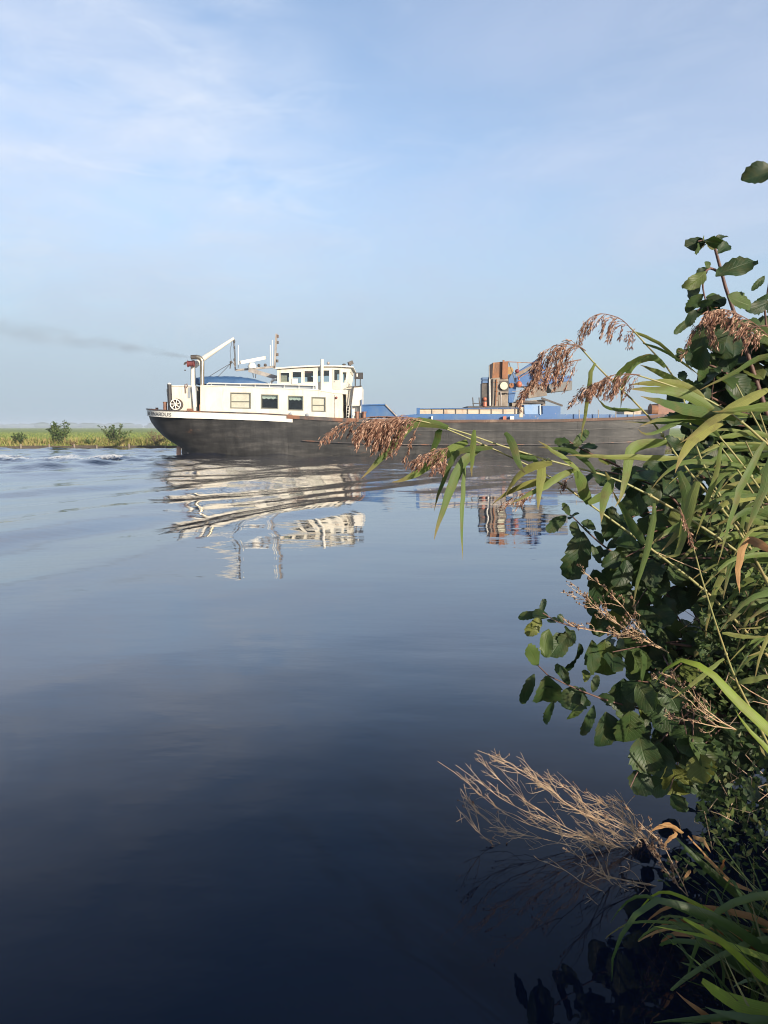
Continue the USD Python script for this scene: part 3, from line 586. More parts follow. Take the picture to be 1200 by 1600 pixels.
for px_b in (558, 569):
    c = at(px_b, 655, YB0 + .35); b = MB(); b.tube([c, c + [0, 0, .32], c + [0, 0, .33], c + [0, 0, .40]], [.10, .10, .13, .13], 12); b.build('bollard', M_BROWNPOST, barge)
# spoked hand wheel of the stern winch
hwc = at(274, 632, YD0 - .28); R = 0.265
hw = MB(); th = np.linspace(0, 2 * np.pi, 33)
hw.tube([hwc + R * np.array([math.cos(a), 0, math.sin(a)]) for a in th], 0.03, 6, False)
hwp = hw.build('hand_wheel', M_PURE, barge)
sp_ = MB()
for k in range(7):
    a = 2 * math.pi * k / 7
    sp_.tube([hwc + r_ * np.array([math.cos(a + bend), 0, math.sin(a + bend)]) for r_, bend in ((.03, 0), (.13, .25), (.26, .35))], 0.026, 5)
sp_.ball(hwc, .05, 1); sp_.build('spoke', M_PURE, hwp)
dm = MB(); dm.tube([hwc + [.05, .10, 0], hwc + [.05, .22, 0]], .31, 24); dm.build('winch_drum', M_STRAKE, barge)
bu = MB(); bu.tube([at(290.3, 614, YD0 + .5), at(290, 607, YD0 + .5), at(289, 601, YD0 + .5), at(292, 599.8, YD0 + .5), at(293, 603, YD0 + .5), at(291, 606, YD0 + .5)], .035, 6); bu.build('hook', M_STRAKE, barge)
fa = MB(); c = at(296.5, 640.5, YB0 - .02); fa.box(c - [.14, .07, .07], c + [.14, .07, .07]); fa.build('fairlead', M_BROWNPOST, barge)

# davit: post, boom, tackle
dp = MB(); Yd = YD0 + .9
dp.tube([at(302.5, 612, Yd), at(302, 597, Yd), at(301.5, 572, Yd), at(303, 563, Yd)], [.15, .15, .125, .12], 10)
davit = dp.build('davit', M_PURE, barge)
bo = MB(); bo.tube([at(303.5, 571.5, Yd), at(315, 562, Yd), at(365.5, 528.5, Yd)], [.16, .145, .075], 10); bo.build('boom', M_PURE, davit)
wd = MB(); wd.tube([at(293.5, 568.5, Yd - .32), at(303.5, 568, Yd - .32)], .15, 14); wd.tube([at(293, 568.5, Yd - .32), at(294, 568.5, Yd - .32)], .18, 14); wd.tube([at(302.5, 568, Yd - .32), at(303.6, 568, Yd - .32)], .18, 14)
wd.build('winch', M_RED, davit)
ck = MB(); ck.tube([at(295, 566, Yd - .3), at(289.5, 567, Yd - .3), at(288, 570, Yd - .3)], .055, 6); ck.tube([at(288, 578.5, Yd - .3), at(290.5, 578.5, Yd - .3)], .03, 5); ck.build('crank', M_SOOT, davit)
tk = MB()
tk.tube([at(364.5, 530, Yd), at(366.5, 556, Yd), at(367, 572, Yd)], .02, 5); tk.tube([at(366.5, 530, Yd), at(368.5, 572, Yd)], .018, 5); tk.tube([at(363, 531, Yd), at(359.5, 548, Yd), at(361, 563, Yd), at(366, 570, Yd)], .012, 4)
for py_, r_ in ((533.5, .085), (543, .065), (562, .07)): tk.ball(at(366, py_, Yd), r_, 1, (.7, .6, 1.2))
tk.build('tackle', M_SOOT, davit)
rp = MB(); rp.tube([at(328, 587.5, Yd), at(345, 577, Yd), at(361, 567.5, Yd)], .014, 4); rp.tube([at(341, 588, Yd), at(352, 577, Yd), at(361, 567.5, Yd)], .014, 4)
rp.ball(at(361, 566, Yd), .08, 1); rp.tube([at(361, 566, Yd), at(359.5, 576, Yd)], .03, 5); rp.build('sling', M_SOOT, davit)
# exhaust
ex = MB(); Ye = YD0 + .25
th = np.linspace(0, math.pi / 2, 9)
c0 = at(308, 566, Ye); R = .27
ex.tube([at(316, 604.5, Ye), at(315.7, 585, Ye)] + [np.array([c0[0] + R * math.cos(a), Ye, c0[2] + R * math.sin(a)]) for a in th], .118, 12)
exh = ex.build('exhaust_pipe', M_STEEL, barge, smooth=50)
et = MB(); e0 = np.array([c0[0], Ye, c0[2] + R]); e1 = at(298.5, 558.3, Ye)
et.tube([e0, e1], .12, 12); et.build('outlet', M_SOOT, exh, smooth=50)
# radar, lamp mast and aerials
Ym = YD0 + 2.0
lm = MB(); lm.beam(at(368.5, 578.5, Ym), at(429.5, 573.2, Ym), .11); lm.beam(at(368, 579, Ym), at(366, 563, Ym), .07)
mast = lm.build('folding_mast', M_GALV, barge)
um = MB(); um.beam(at(429, 576.5, Ym), at(432, 521.5, Ym), .11); um.build('upper_mast', M_GALV, mast)
lp = MB()
for x_, y_ in ((433.6, 525.5), (433.6, 535), (433.2, 554), (433, 564)):
    MB().tube([at(x_, y_ + 2.2, Ym), at(x_, y_ - 2.2, Ym)], .07, 8).build('signal_lamp', M_SOOT, mast)
for x_, y0, y1 in ((372.3, 539.5, 574.5), (422.4, 539, 572), (425.5, 531.5, 571)):
    MB().tube([at(x_, y1, Ym - .1), at(x_, y0, Ym - .1)], .026, 6).build('aerial', M_PURE, mast)
for x_, y_ in ((414.5, 570.5), (404.5, 571)): MB().ball(at(x_, y_, Ym), .09, 1).build('spot_lamp', M_SOOT, mast)
ra = MB(); ra.beam(at(389, 578, Ym - .3), at(437, 591.5, Ym - .3), .26, .22); radar = ra.build('radar_bracket', M_GALV, barge)
ra = MB(); ra.tube([at(394, 576, Ym - .3), at(393.5, 572, Ym - .3), at(393.5, 567, Ym - .3)], [.22, .24, .14], 12); ra.build('radar_drive', M_PURE, radar, smooth=40)
sc = MB(); sc.beam(at(375, 566.5, Ym - .9), at(414.5, 558.8, Ym + .5), .13, .17); sc.build('radar_scanner', M_PURE, radar)
br = MB(); br.tube([at(395, 582, Ym - .3), at(396, 590, Ym - .3)], .02, 4); br.tube([at(400, 583, Ym - .3), at(399, 591, Ym - .3)], .02, 4); br.build('cable', M_SOOT, radar)
# blue tarpaulin-covered dinghy on the deckhouse roof: a thing of its own
dg0 = at(306, 594, YD0 + 1.1); dg1 = at(417, 597, YD0 + 1.1)
ding = thing('covered_dinghy', ((dg0[0] + dg1[0]) / 2, YD0 + 1.5, at(360, 602, YD0 + 1.5)[2]), 'dinghy under a blue tarpaulin on the deckhouse roof', 'dinghy')
us = np.linspace(0, 1, 22); V = []
for u in us:
    x = dg0[0] + (dg1[0] - dg0[0]) * u
    w = 0.80 * max(1e-3, 1 - (2 * abs(u - .42) / 1.16) ** 3.2) ** .6 if u < 1 else .02
    top = np.interp(u, [0, .12, .45, .62, .8, 1], [.40, .46, .47, .43, .33, .10])
    for a in np.linspace(0, math.pi, 11):
        V.append((x, YD0 + 1.5 - w * math.cos(a), at(360, 601.5, YD0 + 1.5)[2] + top * (math.sin(a) ** .55) * (1 + .04 * math.sin(9 * u * 6.28 + a * 3))))
V = np.array(V); k = 11
i, j = np.meshgrid(np.arange(21), np.arange(10), indexing='ij')
qq = np.stack([i * k + j, (i + 1) * k + j, (i + 1) * k + j + 1, i * k + j + 1], -1).reshape(-1, 4)
MB().raw(V, qq).raw(V[:k], [[q_, q_ + 1, 0] for q_ in range(1, k - 1)]).build('tarpaulin', M_TARP, ding, smooth=50)
bl = MB(); bl.box((dg0[0] + .3, YD0 + .9, dg0[2] - .36), (dg1[0] - .5, YD0 + 2.1, at(360, 601.5, YD0 + 1.5)[2] + .02)); bl.build('cradle', M_SOOT, ding)
# white ring buoy lying against the mast foot
lb = MB(); cb = at(430.5, 600, YD0 + .9)
lb.tube([cb + .25 * np.array([math.cos(a), 0.12 * math.sin(a), math.sin(a)]) for a in np.linspace(0, 2 * np.pi, 25)], .075, 8, False)
lb.build('ring_buoy', M_PURE, smooth=True, label='white ring buoy standing on the deckhouse roof beside the wheelhouse', cat='ring buoy')

# --- wheelhouse
YW0, YW1 = YD0 + .28, YD1 - .28
roofline = [(433, 576), (470, 573.6), (500, 572.2), (525, 572.4), (548.5, 574)]
body = roofline + [(541.5, 600), (541, 616), (433, 609)]
WW = [(438, 582.5, 452, 597), (457, 581, 471, 599), (475.5, 579.5, 489.5, 597), (496.5, 578.5, 514.5, 597)]
wh = MB(); holes = [rect(*w) for w in WW] + [rect(521, 576.5, 531.5, 607), [(535.3, 581.5), (541.5, 581.5), (539.5, 598), (535.6, 598)]]
spx(wh, body, YW0, YW0 + .07, holes)
far_holes = [[(at(a_, b_, YW0)[0], at(a_, b_, YW0)[2]) for a_, b_ in h] for h in [rect(437, 582, 471, 597), rect(476, 580, 514, 597), rect(520, 577, 532, 598), [(535.3, 581.5), (541.5, 581.5), (539.5, 598), (535.6, 598)]]]
P = Polygon([(at(a_, b_, YW0)[0], at(a_, b_, YW0)[2]) for a_, b_ in body], far_holes)
wh.slab(P, YW1 - .07, YW1)
# front wall with two panes' openings and aft wall, as frames of bars
def endwall(mb, ptop, pbot, y_top, y_sill):
    T, B = at(*ptop, YW0), at(*pbot, YW0)
    lerp = lambda z: T[0] + (B[0] - T[0]) * (T[2] - z) / (T[2] - B[2])
    zs, zt2 = at(ptop[0], y_sill, YW0)[2], at(ptop[0], y_top, YW0)[2]
    def quad(ya, yb, z0, z1):
        v_ = []
        for dx in (-.035, .035):
            for y_, z_ in ((ya, z0), (yb, z0), (yb, z1), (ya, z1)): v_.append((lerp(z_) + dx, y_, z_))
        h_ = trimesh.Trimesh(v_, [[0, 1, 2], [0, 2, 3], [4, 6, 5], [4, 7, 6], [0, 4, 5], [0, 5, 1], [1, 5, 6], [1, 6, 2], [2, 6, 7], [2, 7, 3], [3, 7, 4], [3, 4, 0]]); h_.fix_normals(); mb.tm(h_)
    quad(YW0 + .07, YW1 - .07, B[2], zs); quad(YW0 + .07, YW1 - .07, zt2, T[2])
    for k in range(4):
        yc = YW0 + .10 + (YW1 - YW0 - .2) * k / 3; quad(yc - .05, yc + .05, zs, zt2)
endwall(wh, (547.6, 574), (540.8, 616), 580, 598); endwall(wh, (434, 576), (434, 609), 582, 597)
wheelhouse = wh.build('wheelhouse', M_WHITE, barge)
rf = MB(); top = [(430.5, 574.4), (470, 571.6), (500, 570.2), (525, 570.4), (552, 572.2)]
spx(rf, top + [(552, 574.2), (525, 572.5), (500, 572.3), (470, 573.7), (430.5, 576.6)], YW0 - .16, YW1 + .16); rf.build('wheelhouse_roof', M_PURE, barge)
for w in WW:
    x0, y0, x1, y1 = w
    fr = MB(); spx(fr, rect(x0 - .6, y0 - .6, x1 + .6, y1 + .6), YW0 - .02, YW0 - .002, [rect(x0 + .3, y0 + .3, x1 - .3, y1 - .3)])
    fp = fr.build('wheelhouse_window', M_WHITE, barge); spx(MB(), rect(*w), YW0 + .03, YW0 + .036).build('pane', M_PANE, fp)
fr = MB(); spx(fr, rect(520.2, 576, 532.2, 608), YW0 - .03, YW0 - .004, [rect(522.2, 578, 530.4, 594), ]); dp_ = fr.build('wheelhouse_door', weathered('door_greywhite', (0.42, 0.41, 0.37), (0.34, 0.33, 0.30), RUST, (2, 2, 2)), barge)
spx(MB(), rect(522.2, 578, 530.4, 594), YW0 - .02, YW0 - .012).build('pane', M_PANE, dp_)
MB().box(at(522, 596, YW0 - .06), at(523.2, 597, YW0 - .03)).build('handle', M_SOOT, dp_)
spx(MB(), [(535.3, 581.5), (541.5, 581.5), (539.5, 598), (535.6, 598)], YW0 + .03, YW0 + .036).build('pane', M_PANE, wheelhouse)
ins = MB(); A = at(500, 600, YW0); ins.box((at(478, 600, YW0)[0], YW0 + .7, A[2] - .3), (at(486, 600, YW0)[0], YW0 + 1.2, A[2] + .42)); ins.build('helm_chair', M_INSIDE, wheelhouse)
ins = MB(); ins.box((at(500, 600, YW0)[0], YW0 + .4, A[2] - .4), (at(516, 600, YW0)[0], YW1 - .4, A[2] + .05)); ins.build('console', M_INSIDE, wheelhouse)
ins = MB(); ins.box((at(476, 579, YW0)[0], YW0 + .1, at(480, 582.3, YW0)[2]), (at(489, 579, YW0)[0], YW0 + .13, at(480, 579.8, YW0)[2])); ins.build('sun_blind', M_RED, wheelhouse)
MB().tube([at(503, 615, YD0 + .12), at(503, 561.5, YD0 + .12)], .085, 12).build('stove_pipe', M_PURE, barge, smooth=50)
sl = MB(); c = at(547.5, 567.5, YW0 + .8); sl.beam(c - [.1, .1, .05], c + [.12, .0, .05], .16, .2); sl.tube([c, c - [0, 0, .16]], .03, 5); sl.build('searchlight', M_SOOT, barge)
sl = MB(); c = at(513, 567.5, YW0 + .6); sl.ball(c, .09, 1); sl.tube([c, c - [0, 0, .15]], .03, 5); sl.build('horn', M_GALV, barge)
sl = MB(); c = at(537.5, 569.5, YW0 + .6); sl.ball(c, .07, 1, (1.5, 1, .7)); sl.build('roof_lamp', M_SOOT, barge)
ac = MB(); c = at(461, 596, YD0 + .35); ac.box(c - [.16, .12, .14], c + [.16, .12, .14]); ac.build('roof_box', M_PURE, barge)
ac = MB(); c = at(455, 598, YD0 + .45); ac.tube([c - [0, 0, .12], c + [0, 0, .12]], .15, 10); ac.build('roof_vent', M_WHITE, barge)
rp_ = MB(); c = at(443, 597, YD0 + .5); rp_.box(c - [.16, .1, .12], c + [.2, .1, .34]); rp_.build('rope_coil', M_WOODTAN, barge)
# forward bridge wing with its stair and nav board
wg = MB(); spx(wg, [(541.4, 605.5), (551.5, 605), (548, 634), (541.2, 634)], YW0 + .1, YW0 + .16); spx(wg, [(540.6, 616), (543, 616), (543, 634), (540.6, 634)], YW0 + .16, YW1); wg.build('wing_panel', M_WHITE, barge)
wf = MB(); spx(wf, [(553.3, 604), (565.3, 603.5), (564.2, 634), (549.6, 634)], YD0 + .1, YD0 + .17); spx(wf, [(563.6, 603.5), (565.3, 603.5), (564.2, 655), (562.5, 655)], YD0 + .17, YD1 - .2); spx(wf, [(549.6, 634), (564.2, 634), (564.2, 655), (551, 655)], YD0 + .45, YD0 + .52)
wf.build('wing_front', M_PURE, barge)
sr = MB(); sr.beam(at(545.5, 655, YD0 + .05), at(552.4, 603.8, YD0 + .05), .05); sr.beam(at(541.5, 605.2, YD0 + .05), at(565.3, 603.2, YD0 + .05), .05); sr.build('wing_rail', M_SOOT, barge)
ld = MB()
ld.beam(at(541, 655, YD0 + .3), at(542, 634, YD0 + .3), .04); ld.beam(at(545, 655, YD0 + .3), at(546, 634, YD0 + .3), .04)
for y_ in (637, 641.5, 646, 650.5): ld.beam(at(541, y_, YD0 + .3), at(545.6, y_, YD0 + .3), .035)
ld.build('ladder', M_PURE, barge)
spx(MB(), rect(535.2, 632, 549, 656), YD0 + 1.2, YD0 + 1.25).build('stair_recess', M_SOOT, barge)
nb = MB(); nb.box(at(553.6, 592, YD0 + .1), at(567.2, 582.3, YD0 + .22)); nbp = nb.build('signal_board', M_DARK, barge)
MB().box(at(557, 588.5, YD0 + .085), at(559.2, 583.8, YD0 + .098)).build('signal_mark', M_PURE, nbp)
lg = MB(); lg.tube([at(555.2, 604, YD0 + .16), at(555.2, 591, YD0 + .16)], .035, 6); lg.tube([at(563, 604, YD0 + .16), at(563, 591, YD0 + .16)], .03, 6); lg.build('board_leg', M_DARK, nbp)
MB().tube([at(565.2, 647, YD0), at(565.2, 624, YD0)], .03, 6).build('blue_pole', M_BLUE, barge)

# --- hold: blue hatch end, coaming with its stanchions
YC0, YC1 = YB0 + .55, YB0 + BEAM - .55
hb = MB(); spx(hb, [(566, 633.2), (602, 632), (618, 645.5), (622, 652), (604, 652), (566, 652)], YC0 + .1, YC1 - .1); hb.build('hold_end', M_BLUE, barge)
MB().beam(at(602, 631.8, YC0 + .05), at(620, 650, YC0 + .05), .06).build('hold_end_rib', M_GALV, barge)
MB().beam(at(566, 633, YC0 + .05), at(602, 631.8, YC0 + .05), .06).build('hold_end_lip', M_BLUE, barge)
cm = MB(); spx(cm, [(622, 649.5), (655, 646.6), (1030, 647.5), (1030, 655), (622, 656)], YC0, YC0 + .1); spx(cm, [(622, 649.5), (655, 646.6), (1030, 647.5), (1030, 655), (622, 656)], YC1 - .1, YC1); cm.build('hold_coaming', M_BLUE, barge)
cb_ = MB(); spx(cb_, [(656, 639.2), (812, 638.2), (812, 646.8), (656, 646.8)], YC0 + .12, YC0 + .2); coam = cb_.build('coaming_plank', M_WOODTAN, barge)
cc_ = MB(); spx(cc_, [(655, 637.9), (813, 636.8), (813, 638.1), (655, 639.1)], YC0 + .02, YC0 + .3); cc_.build('coaming_cap', M_BLUE, barge)
for p_ in np.linspace(675, 805, 8): MB().box(at(p_, 646.6, YC0 + .06), at(p_ + .9, 638.8, YC0 + .115)).build('stiffener', M_RUSTGREY, coam)
MB().box(at(651, 648, YC0 - .02), at(656, 637.4, YC0 + .1)).build('coaming_post', M_BLUE, barge)
MB().box(at(811.5, 652, YC0 - .02), at(817, 636, YC0 + .1)).build('coaming_post', M_WOODTAN, barge)
for p_, w_, c_ in ((797, 5.5, M_PURE), (674, 2, M_PURE), (786, 4.5, M_ORANGE)):
    MB().box(at(p_, 655.6, YC0 - .25), at(p_ + w_, 650.5, YC0 - .1)).build('deck_fitting', c_, barge)
bx = MB(); spx(bx, [(819, 632.5), (845, 631.5), (846, 649), (820, 649.5)], YC0 + .05, YC0 + 1.2); bx.build('machinery_box', weathered('faded_blue', (0.12, 0.23, 0.42), (0.2, 0.27, .36), RUST, (1, 1, 1)), barge)
bx = MB(); spx(bx, [(848, 634), (876, 634.5), (876, 649), (848, 649)], YC0 + .05, YC0 + 1.4); bx.build('machinery_box', M_BLUE, barge)
MB().tube([at(844.5, 648, YC0 - .05), at(844.5, 633, YC0 - .05)], .03, 6).build('stanchion', M_PURE, barge)
for p_ in (905, 935, 962, 990): MB().tube([at(p_, 655, YC0 - .3), at(p_, 640, YC0 - .3)], .028, 6).build('stanchion', M_GALV, barge)
bw = MB(); bw.box(at(1028, 650, YBC - .5), at(1047, 631.5, YBC + .5)); bw.build('anchor_winch', M_BROWNPOST, barge)
bw = MB(); bw.tube([at(1016, 641, YBC - .8), at(1026, 641, YBC - .8)], .28, 12); bw.tube([at(1015.5, 641, YBC - .8), at(1016.3, 641, YBC - .8)], .36, 12); bw.build('winch_drum', M_RUST, barge)
bw = MB(); bw.box(at(975, 652, YBC - .6), at(1012, 641, YBC + .8)); bw.build('bow_hatch', M_WOODTAN, barge)
for p_ in (740, 750): MB().tube([at(p_, 638, YC0 + .6), at(p_ - 1.5, 621, YC0 + .6)], .03, 5).build('stanchion', M_SOOT, barge)
MB().tube([at(738, 630, YC0 + .6), at(752, 631, YC0 + .6)], .022, 5).build('guard_rail', M_SOOT, barge)

# --- old cable crane standing over the hold
YK0 = YC0 + .5
crane = thing('deck_crane', (at(800, 640, YK0)[0], YK0 + 1.2, at(800, 638, YK0)[2]), 'rusty old blue cable crane standing on the barge hold', 'crane')
m = MB(); spx(m, [(731, 634.6), (823, 634.8), (823, 637.6), (731, 637.6)], YK0, YK0 + 2.6); m.build('platform', M_SOOT, crane)
m = MB(); spx(m, [(753, 599), (762.5, 599), (763.5, 635), (752.8, 635)], YK0 + .1, YK0 + .7); stck = m.build('engine_column', M_SOOT, crane)
m = MB(); spx(m, [(754, 589.5), (763.8, 589.5), (763.8, 593.2), (754, 593.2)], YK0 + .05, YK0 + .75); spx(m, [(754.3, 594.2), (763.4, 594.2), (763.4, 598.4), (754.3, 598.4)], YK0 + .05, YK0 + .75); m.build('blue_cap', M_BLUE, stck)
m = MB(); m.ball(at(757.5, 623.5, YK0 + .02), .11, 2); m.tube([at(757.5, 628, YK0 + .02), at(757.5, 635, YK0 + .02)], [.11, .12], 10); m.build('orange_drum', M_ORANGE, stck)
MB().tube([at(764.6, 600, YK0), at(764.2, 571, YK0)], .02, 5).build('thin_pole', M_GALV, crane)
MB().tube([at(765.5, 634, YK0 - .02), at(765, 592, YK0 - .02)], .04, 6).build('pale_pipe', M_PURE, crane)
m = MB(); spx(m, [(767.5, 591), (782, 590), (794, 592), (794.5, 614), (779, 614), (778, 635), (767, 635)], YK0 + .05, YK0 + 1.6); m.build('housing', M_RUSTGREY, crane)
m = MB(); spx(m, [(779, 614.5), (794, 614.5), (793.5, 634.5), (779, 634.5)], YK0 + .3, YK0 + 1.5); m.build('gear_case', M_RUSTGREY, crane)
m = MB(); spx(m, [(770.8, 566.5), (785, 565.2), (782.5, 592.5), (769, 592.5)], YK0 + .1, YK0 + 1.5); m.build('rusty_plate', M_RUST, crane)
m = MB(); spx(m, [(786, 565), (794.4, 564.2), (793.4, 591.5), (784, 592.5)], YK0 + .02, YK0 + 1.3); m.build('rusty_plate', M_RUST, crane, label='brighter orange rust plate')
m = MB(); m.tube([at(796, 579, YK0 + .3), at(796, 579, YK0 + .9)], .21, 14); m.build('sheave', weathered('ochre_paint', (0.35, 0.22, 0.08), (0.2, .13, .06), RUST, (4, 4, 4)), crane)
m = MB(); spx(m, [(785.6, 562.5), (788.4, 562.5), (787, 591), (784.6, 591)], YK0 - .08, YK0 + .02); m.build('rusty_bar', M_RUST, crane)
m = MB(); c = at(787.5, 602.8, YK0 - .1); m.tube([c, c + [0, .14, 0]], .205, 20); m.build('flood_lamp', M_LENS, crane)
m = MB(); spx(m, rect(781, 595, 793.8, 611), YK0 + .03, YK0 + .046); m.build('lamp_plate', M_SOOT, crane)
m = MB(); spx(m, [(794.8, 592), (802, 580), (808, 590), (806, 612), (802, 629), (794.6, 629)], YK0 + .3, YK0 + 1.4); cab = m.build('cab', M_BLUE, crane)
m = MB(); c = at(799.4, 602, YK0 + .2); m.tube([c, c + [0, .09, 0]], .13, 14); m.build('rusty_cap', M_RUST, cab)
m = MB(); m.ball(at(811, 600.5, YK0 + .1), .155, 2, (1, 1, 1.15)); m.tube([at(811, 594, YK0 + .1), at(810, 588, YK0 + .1)], .05, 6); m.build('orange_buoy', M_ORANGE, crane)
m = MB(); spx(m, [(799, 588), (841, 561), (846, 562), (852, 576), (850, 598), (828, 604), (806, 603)], YK0 + .5, YK0 + 1.7); m.build('boom_base', M_BLUE, crane)
m = MB(); spx(m, [(800, 586.5), (834, 569.5), (832, 576.5), (806, 589)], YK0 + .4, YK0 + .49); m.build('grey_plate', M_RUSTGREY, crane)
m = MB(); m.beam(at(835, 590, YK0 + .35), at(841, 561, YK0 + .35), .16); m.beam(at(841, 561, YK0 + .35), at(852, 577, YK0 + .35), .14); m.build('boom_strut', M_BLUE, crane)
m = MB(); m.beam(at(794, 565.3, YK0 + .4), at(840, 567.5, YK0 + .4), .035); m.beam(at(809, 566.5, YK0 + .4), at(810, 577, YK0 + .4), .035); m.build('stay_cable', M_RUST, crane)
m = MB(); m.ball(at(808, 580, YK0 + .25), .12, 1); m.build('red_block', M_RED, crane)
m = MB(); spx(m, [(852, 589), (893, 586.5), (894, 594.5), (852, 601)], YK0 + .3, YK0 + 1.7); m.build('counter_box', M_BLUE, crane)
m = MB(); spx(m, [(858, 600.6), (894, 594.8), (893.8, 609.5), (864, 612.5), (858, 606)], YK0 + .33, YK0 + 1.67); m.build('counterweight', weathered('underside_grey', (0.09, 0.09, 0.09), (0.14, .13, .12), RUST, (2, 2, 2)), crane)  # dark grey lower part of the blue box
m = MB(); spx(m, [(824, 603), (852, 601), (855, 618), (826, 622)], YK0 + .6, YK0 + 1.5); m.build('slewing_frame', M_RUSTGREY, crane)
m = MB(); m.beam(at(846, 622, YK0 + .3), at(879, 634, YK0 + .3), .10); m.beam(at(806, 626, YK0 + .4), at(850, 630, YK0 + .4), .12); m.build('grab_arm', M_SOOT, crane)
m = MB(); spx(m, [(800, 628), (852, 624), (852, 635), (800, 635)], YK0 + .5, YK0 + 1.6); m.build('turntable', M_RUSTGREY, crane)

for k, (a_, b_, r_) in enumerate((((770, 592), (768.5, 634), .035), ((776, 592.5), (774, 634), .03), ((782, 612), (783, 634), .04), ((795, 566), (806, 600), .018), ((812, 590), (846, 566), .022), ((800, 612), (850, 603), .02))):
    MB().tube(np.array([at(*a_, YK0 - .02), (at(*a_, YK0 - .02) + at(*b_, YK0 - .02)) / 2 + [0.02, -.02, -.06 * (k > 2)], at(*b_, YK0 - .02)]), r_, 6).build('hose', (M_SOOT, M_RUST, M_GALV)[k % 3], crane)
for k in range(5): MB().box(at(768.5 + 2 * k, 597 + 7 * k, YK0 + .02), at(778, 598 + 7 * k, YK0 + .045)).build('housing_rib', M_RUST, crane)
for k in range(6): MB().box(at(829 + 3.4 * k, 596 - 2.2 * k, YK0 + .46), at(830.2 + 3.4 * k, 604 - 2.4 * k, YK0 + .495)).build('boom_rib', M_RUSTGREY, crane)
# --- exhaust smoke drifting aft
sp = np.array([at(x, y, Ye) for x, y in ((297, 557), (262, 554), (215, 547), (165, 540), (115, 529), (60, 520), (0, 514), (-80, 507))])
fit = np.polyfit(sp[:, 0], sp[:, 2], 2); xs_ = np.linspace(sp[0, 0], sp[-1, 0], 40)
R0, R1 = .14, 1.25
rad = R0 + (R1 - R0) * (xs_[0] - xs_) / (xs_[0] - xs_[-1])
sm = MB(); sm.tube(np.stack([xs_, np.full(40, Ye), np.polyval(fit, xs_)], 1), rad, 16)
M_ = lambda t, **k: ('math', {'math_type': t, **k})
sm.build('exhaust_smoke', mat('smoke', {'g': ('geometry', {}), 'm': ('mapping', {'scale': (0.45, 0.9, 1.0)}), 'n': ('noise_texture', {'scale': 1.5, 'detail': 4.0}),
    's': ('separate_xyz', {}), 'a': M_('multiply_add', value2=float(fit[0]), value3=float(fit[1])), 'b': M_('multiply_add', value3=float(fit[2])), 'dz': M_('subtract'), 'dy': M_('subtract', value2=float(Ye)),
    'dz2': M_('multiply'), 'dy2': M_('multiply'), 'q': M_('add'), 'rt': M_('sqrt'),
    'R': ('map_range', {'from_min': float(xs_[0]), 'from_max': float(xs_[-1]), 'to_min': R0, 'to_max': R1, 'clamp': True}), 'u': M_('divide'),
    'f': ('map_range', {'range_type': 'smoothstep', 'from_min': 0.15, 'from_max': 0.95, 'to_min': 1.0, 'to_max': 0.0, 'clamp': True}),
    'r': ('map_range', {'from_min': .36, 'from_max': .66, 'to_min': 0.10, 'to_max': 1.0, 'clamp': True}), 'k': M_('multiply'), 'th': M_('divide', value1=0.42), 'k2': M_('multiply'),
    'v': ('principled_volume', {'color': (0.22, 0.22, 0.23), 'absorption_color': (0.1, 0.1, 0.1)})},
    [('g.position', 'm.vector'), ('m.vector', 'n.vector'), ('n.fac', 'r.value'), ('g.position', 's.vector'), ('s.x', 'a.value1'), ('a.value', 'b.value1'), ('s.x', 'b.value2'), ('s.z', 'dz.value1'), ('b.value', 'dz.value2'),
     ('s.y', 'dy.value1'), ('dz.value', 'dz2.value1'), ('dz.value', 'dz2.value2'), ('dy.value', 'dy2.value1'), ('dy.value', 'dy2.value2'), ('dz2.value', 'q.value1'), ('dy2.value', 'q.value2'), ('q.value', 'rt.value1'),
     ('s.x', 'R.value'), ('rt.value', 'u.value1'), ('R.result', 'u.value2'), ('u.value', 'f.value'), ('f.result', 'k.value1'), ('r.result', 'k.value2'), ('R.result', 'th.value2'), ('k.value', 'k2.value1'), ('th.value', 'k2.value2'), ('k2.value', 'v.density')],
    surface=None, volume='v.volume'), kind='stuff', smooth=True, label='thin grey smoke trailing left from the ship exhaust')

# ------------------------------------------------------------------ near bank
def bank_edge(x): return np.interp(x, [-6, -1, 0.3, 0.75, 1.1, 1.6, 2.6, 5, 12], [0.55, 0.75, 1.0, 1.62, 1.95, 2.15, 2.4, 2.6, 2.4])
xs = np.unique(np.concatenate([-np.geomspace(8, 3000, 20), np.linspace(-8, 8, 120), np.geomspace(8, 3000, 20)]))
ds = np.concatenate([-np.array([1.2, .6, .3, .15]), np.linspace(0, 3, 30), np.geomspace(3.3, 3050, 34)])
X, D = np.meshgrid(xs, ds); Y = bank_edge(np.clip(X, -6, 12)) - D
Z = np.where(D < 0, D * 0.9 - .12, -.12 + smooth01(D, 0, .7) * .26) + (meshkit.fbm(np.stack([X * 3, Y * 3, X * 0], -1), 3, 6) - .5) * .10 * smooth01(D, -.5, .4) * (1 - smooth01(D, 30, 60))
i, j = np.meshgrid(np.arange(len(ds) - 1), np.arange(len(xs) - 1), indexing='ij'); n_ = len(xs)
q = np.stack([i * n_ + j, (i + 1) * n_ + j, (i + 1) * n_ + j + 1, i * n_ + j + 1], -1).reshape(-1, 4)
MB().raw(np.stack([X, Y, Z], -1).reshape(-1, 3), q).build('bank', weathered('bank_soil', (0.028, 0.022, 0.016), (0.05, 0.045, 0.025), (0.03, 0.045, 0.015), (9, 9, 9), rough=0.95, bump=0.8, spec=0.1), smooth=True, kind='structure')
def bank_z(x, y):
    d = bank_edge(x) - y
    return np.where(d < 0, d * 0.9 - .12, -.12 + smooth01(d, 0, .7) * .26)

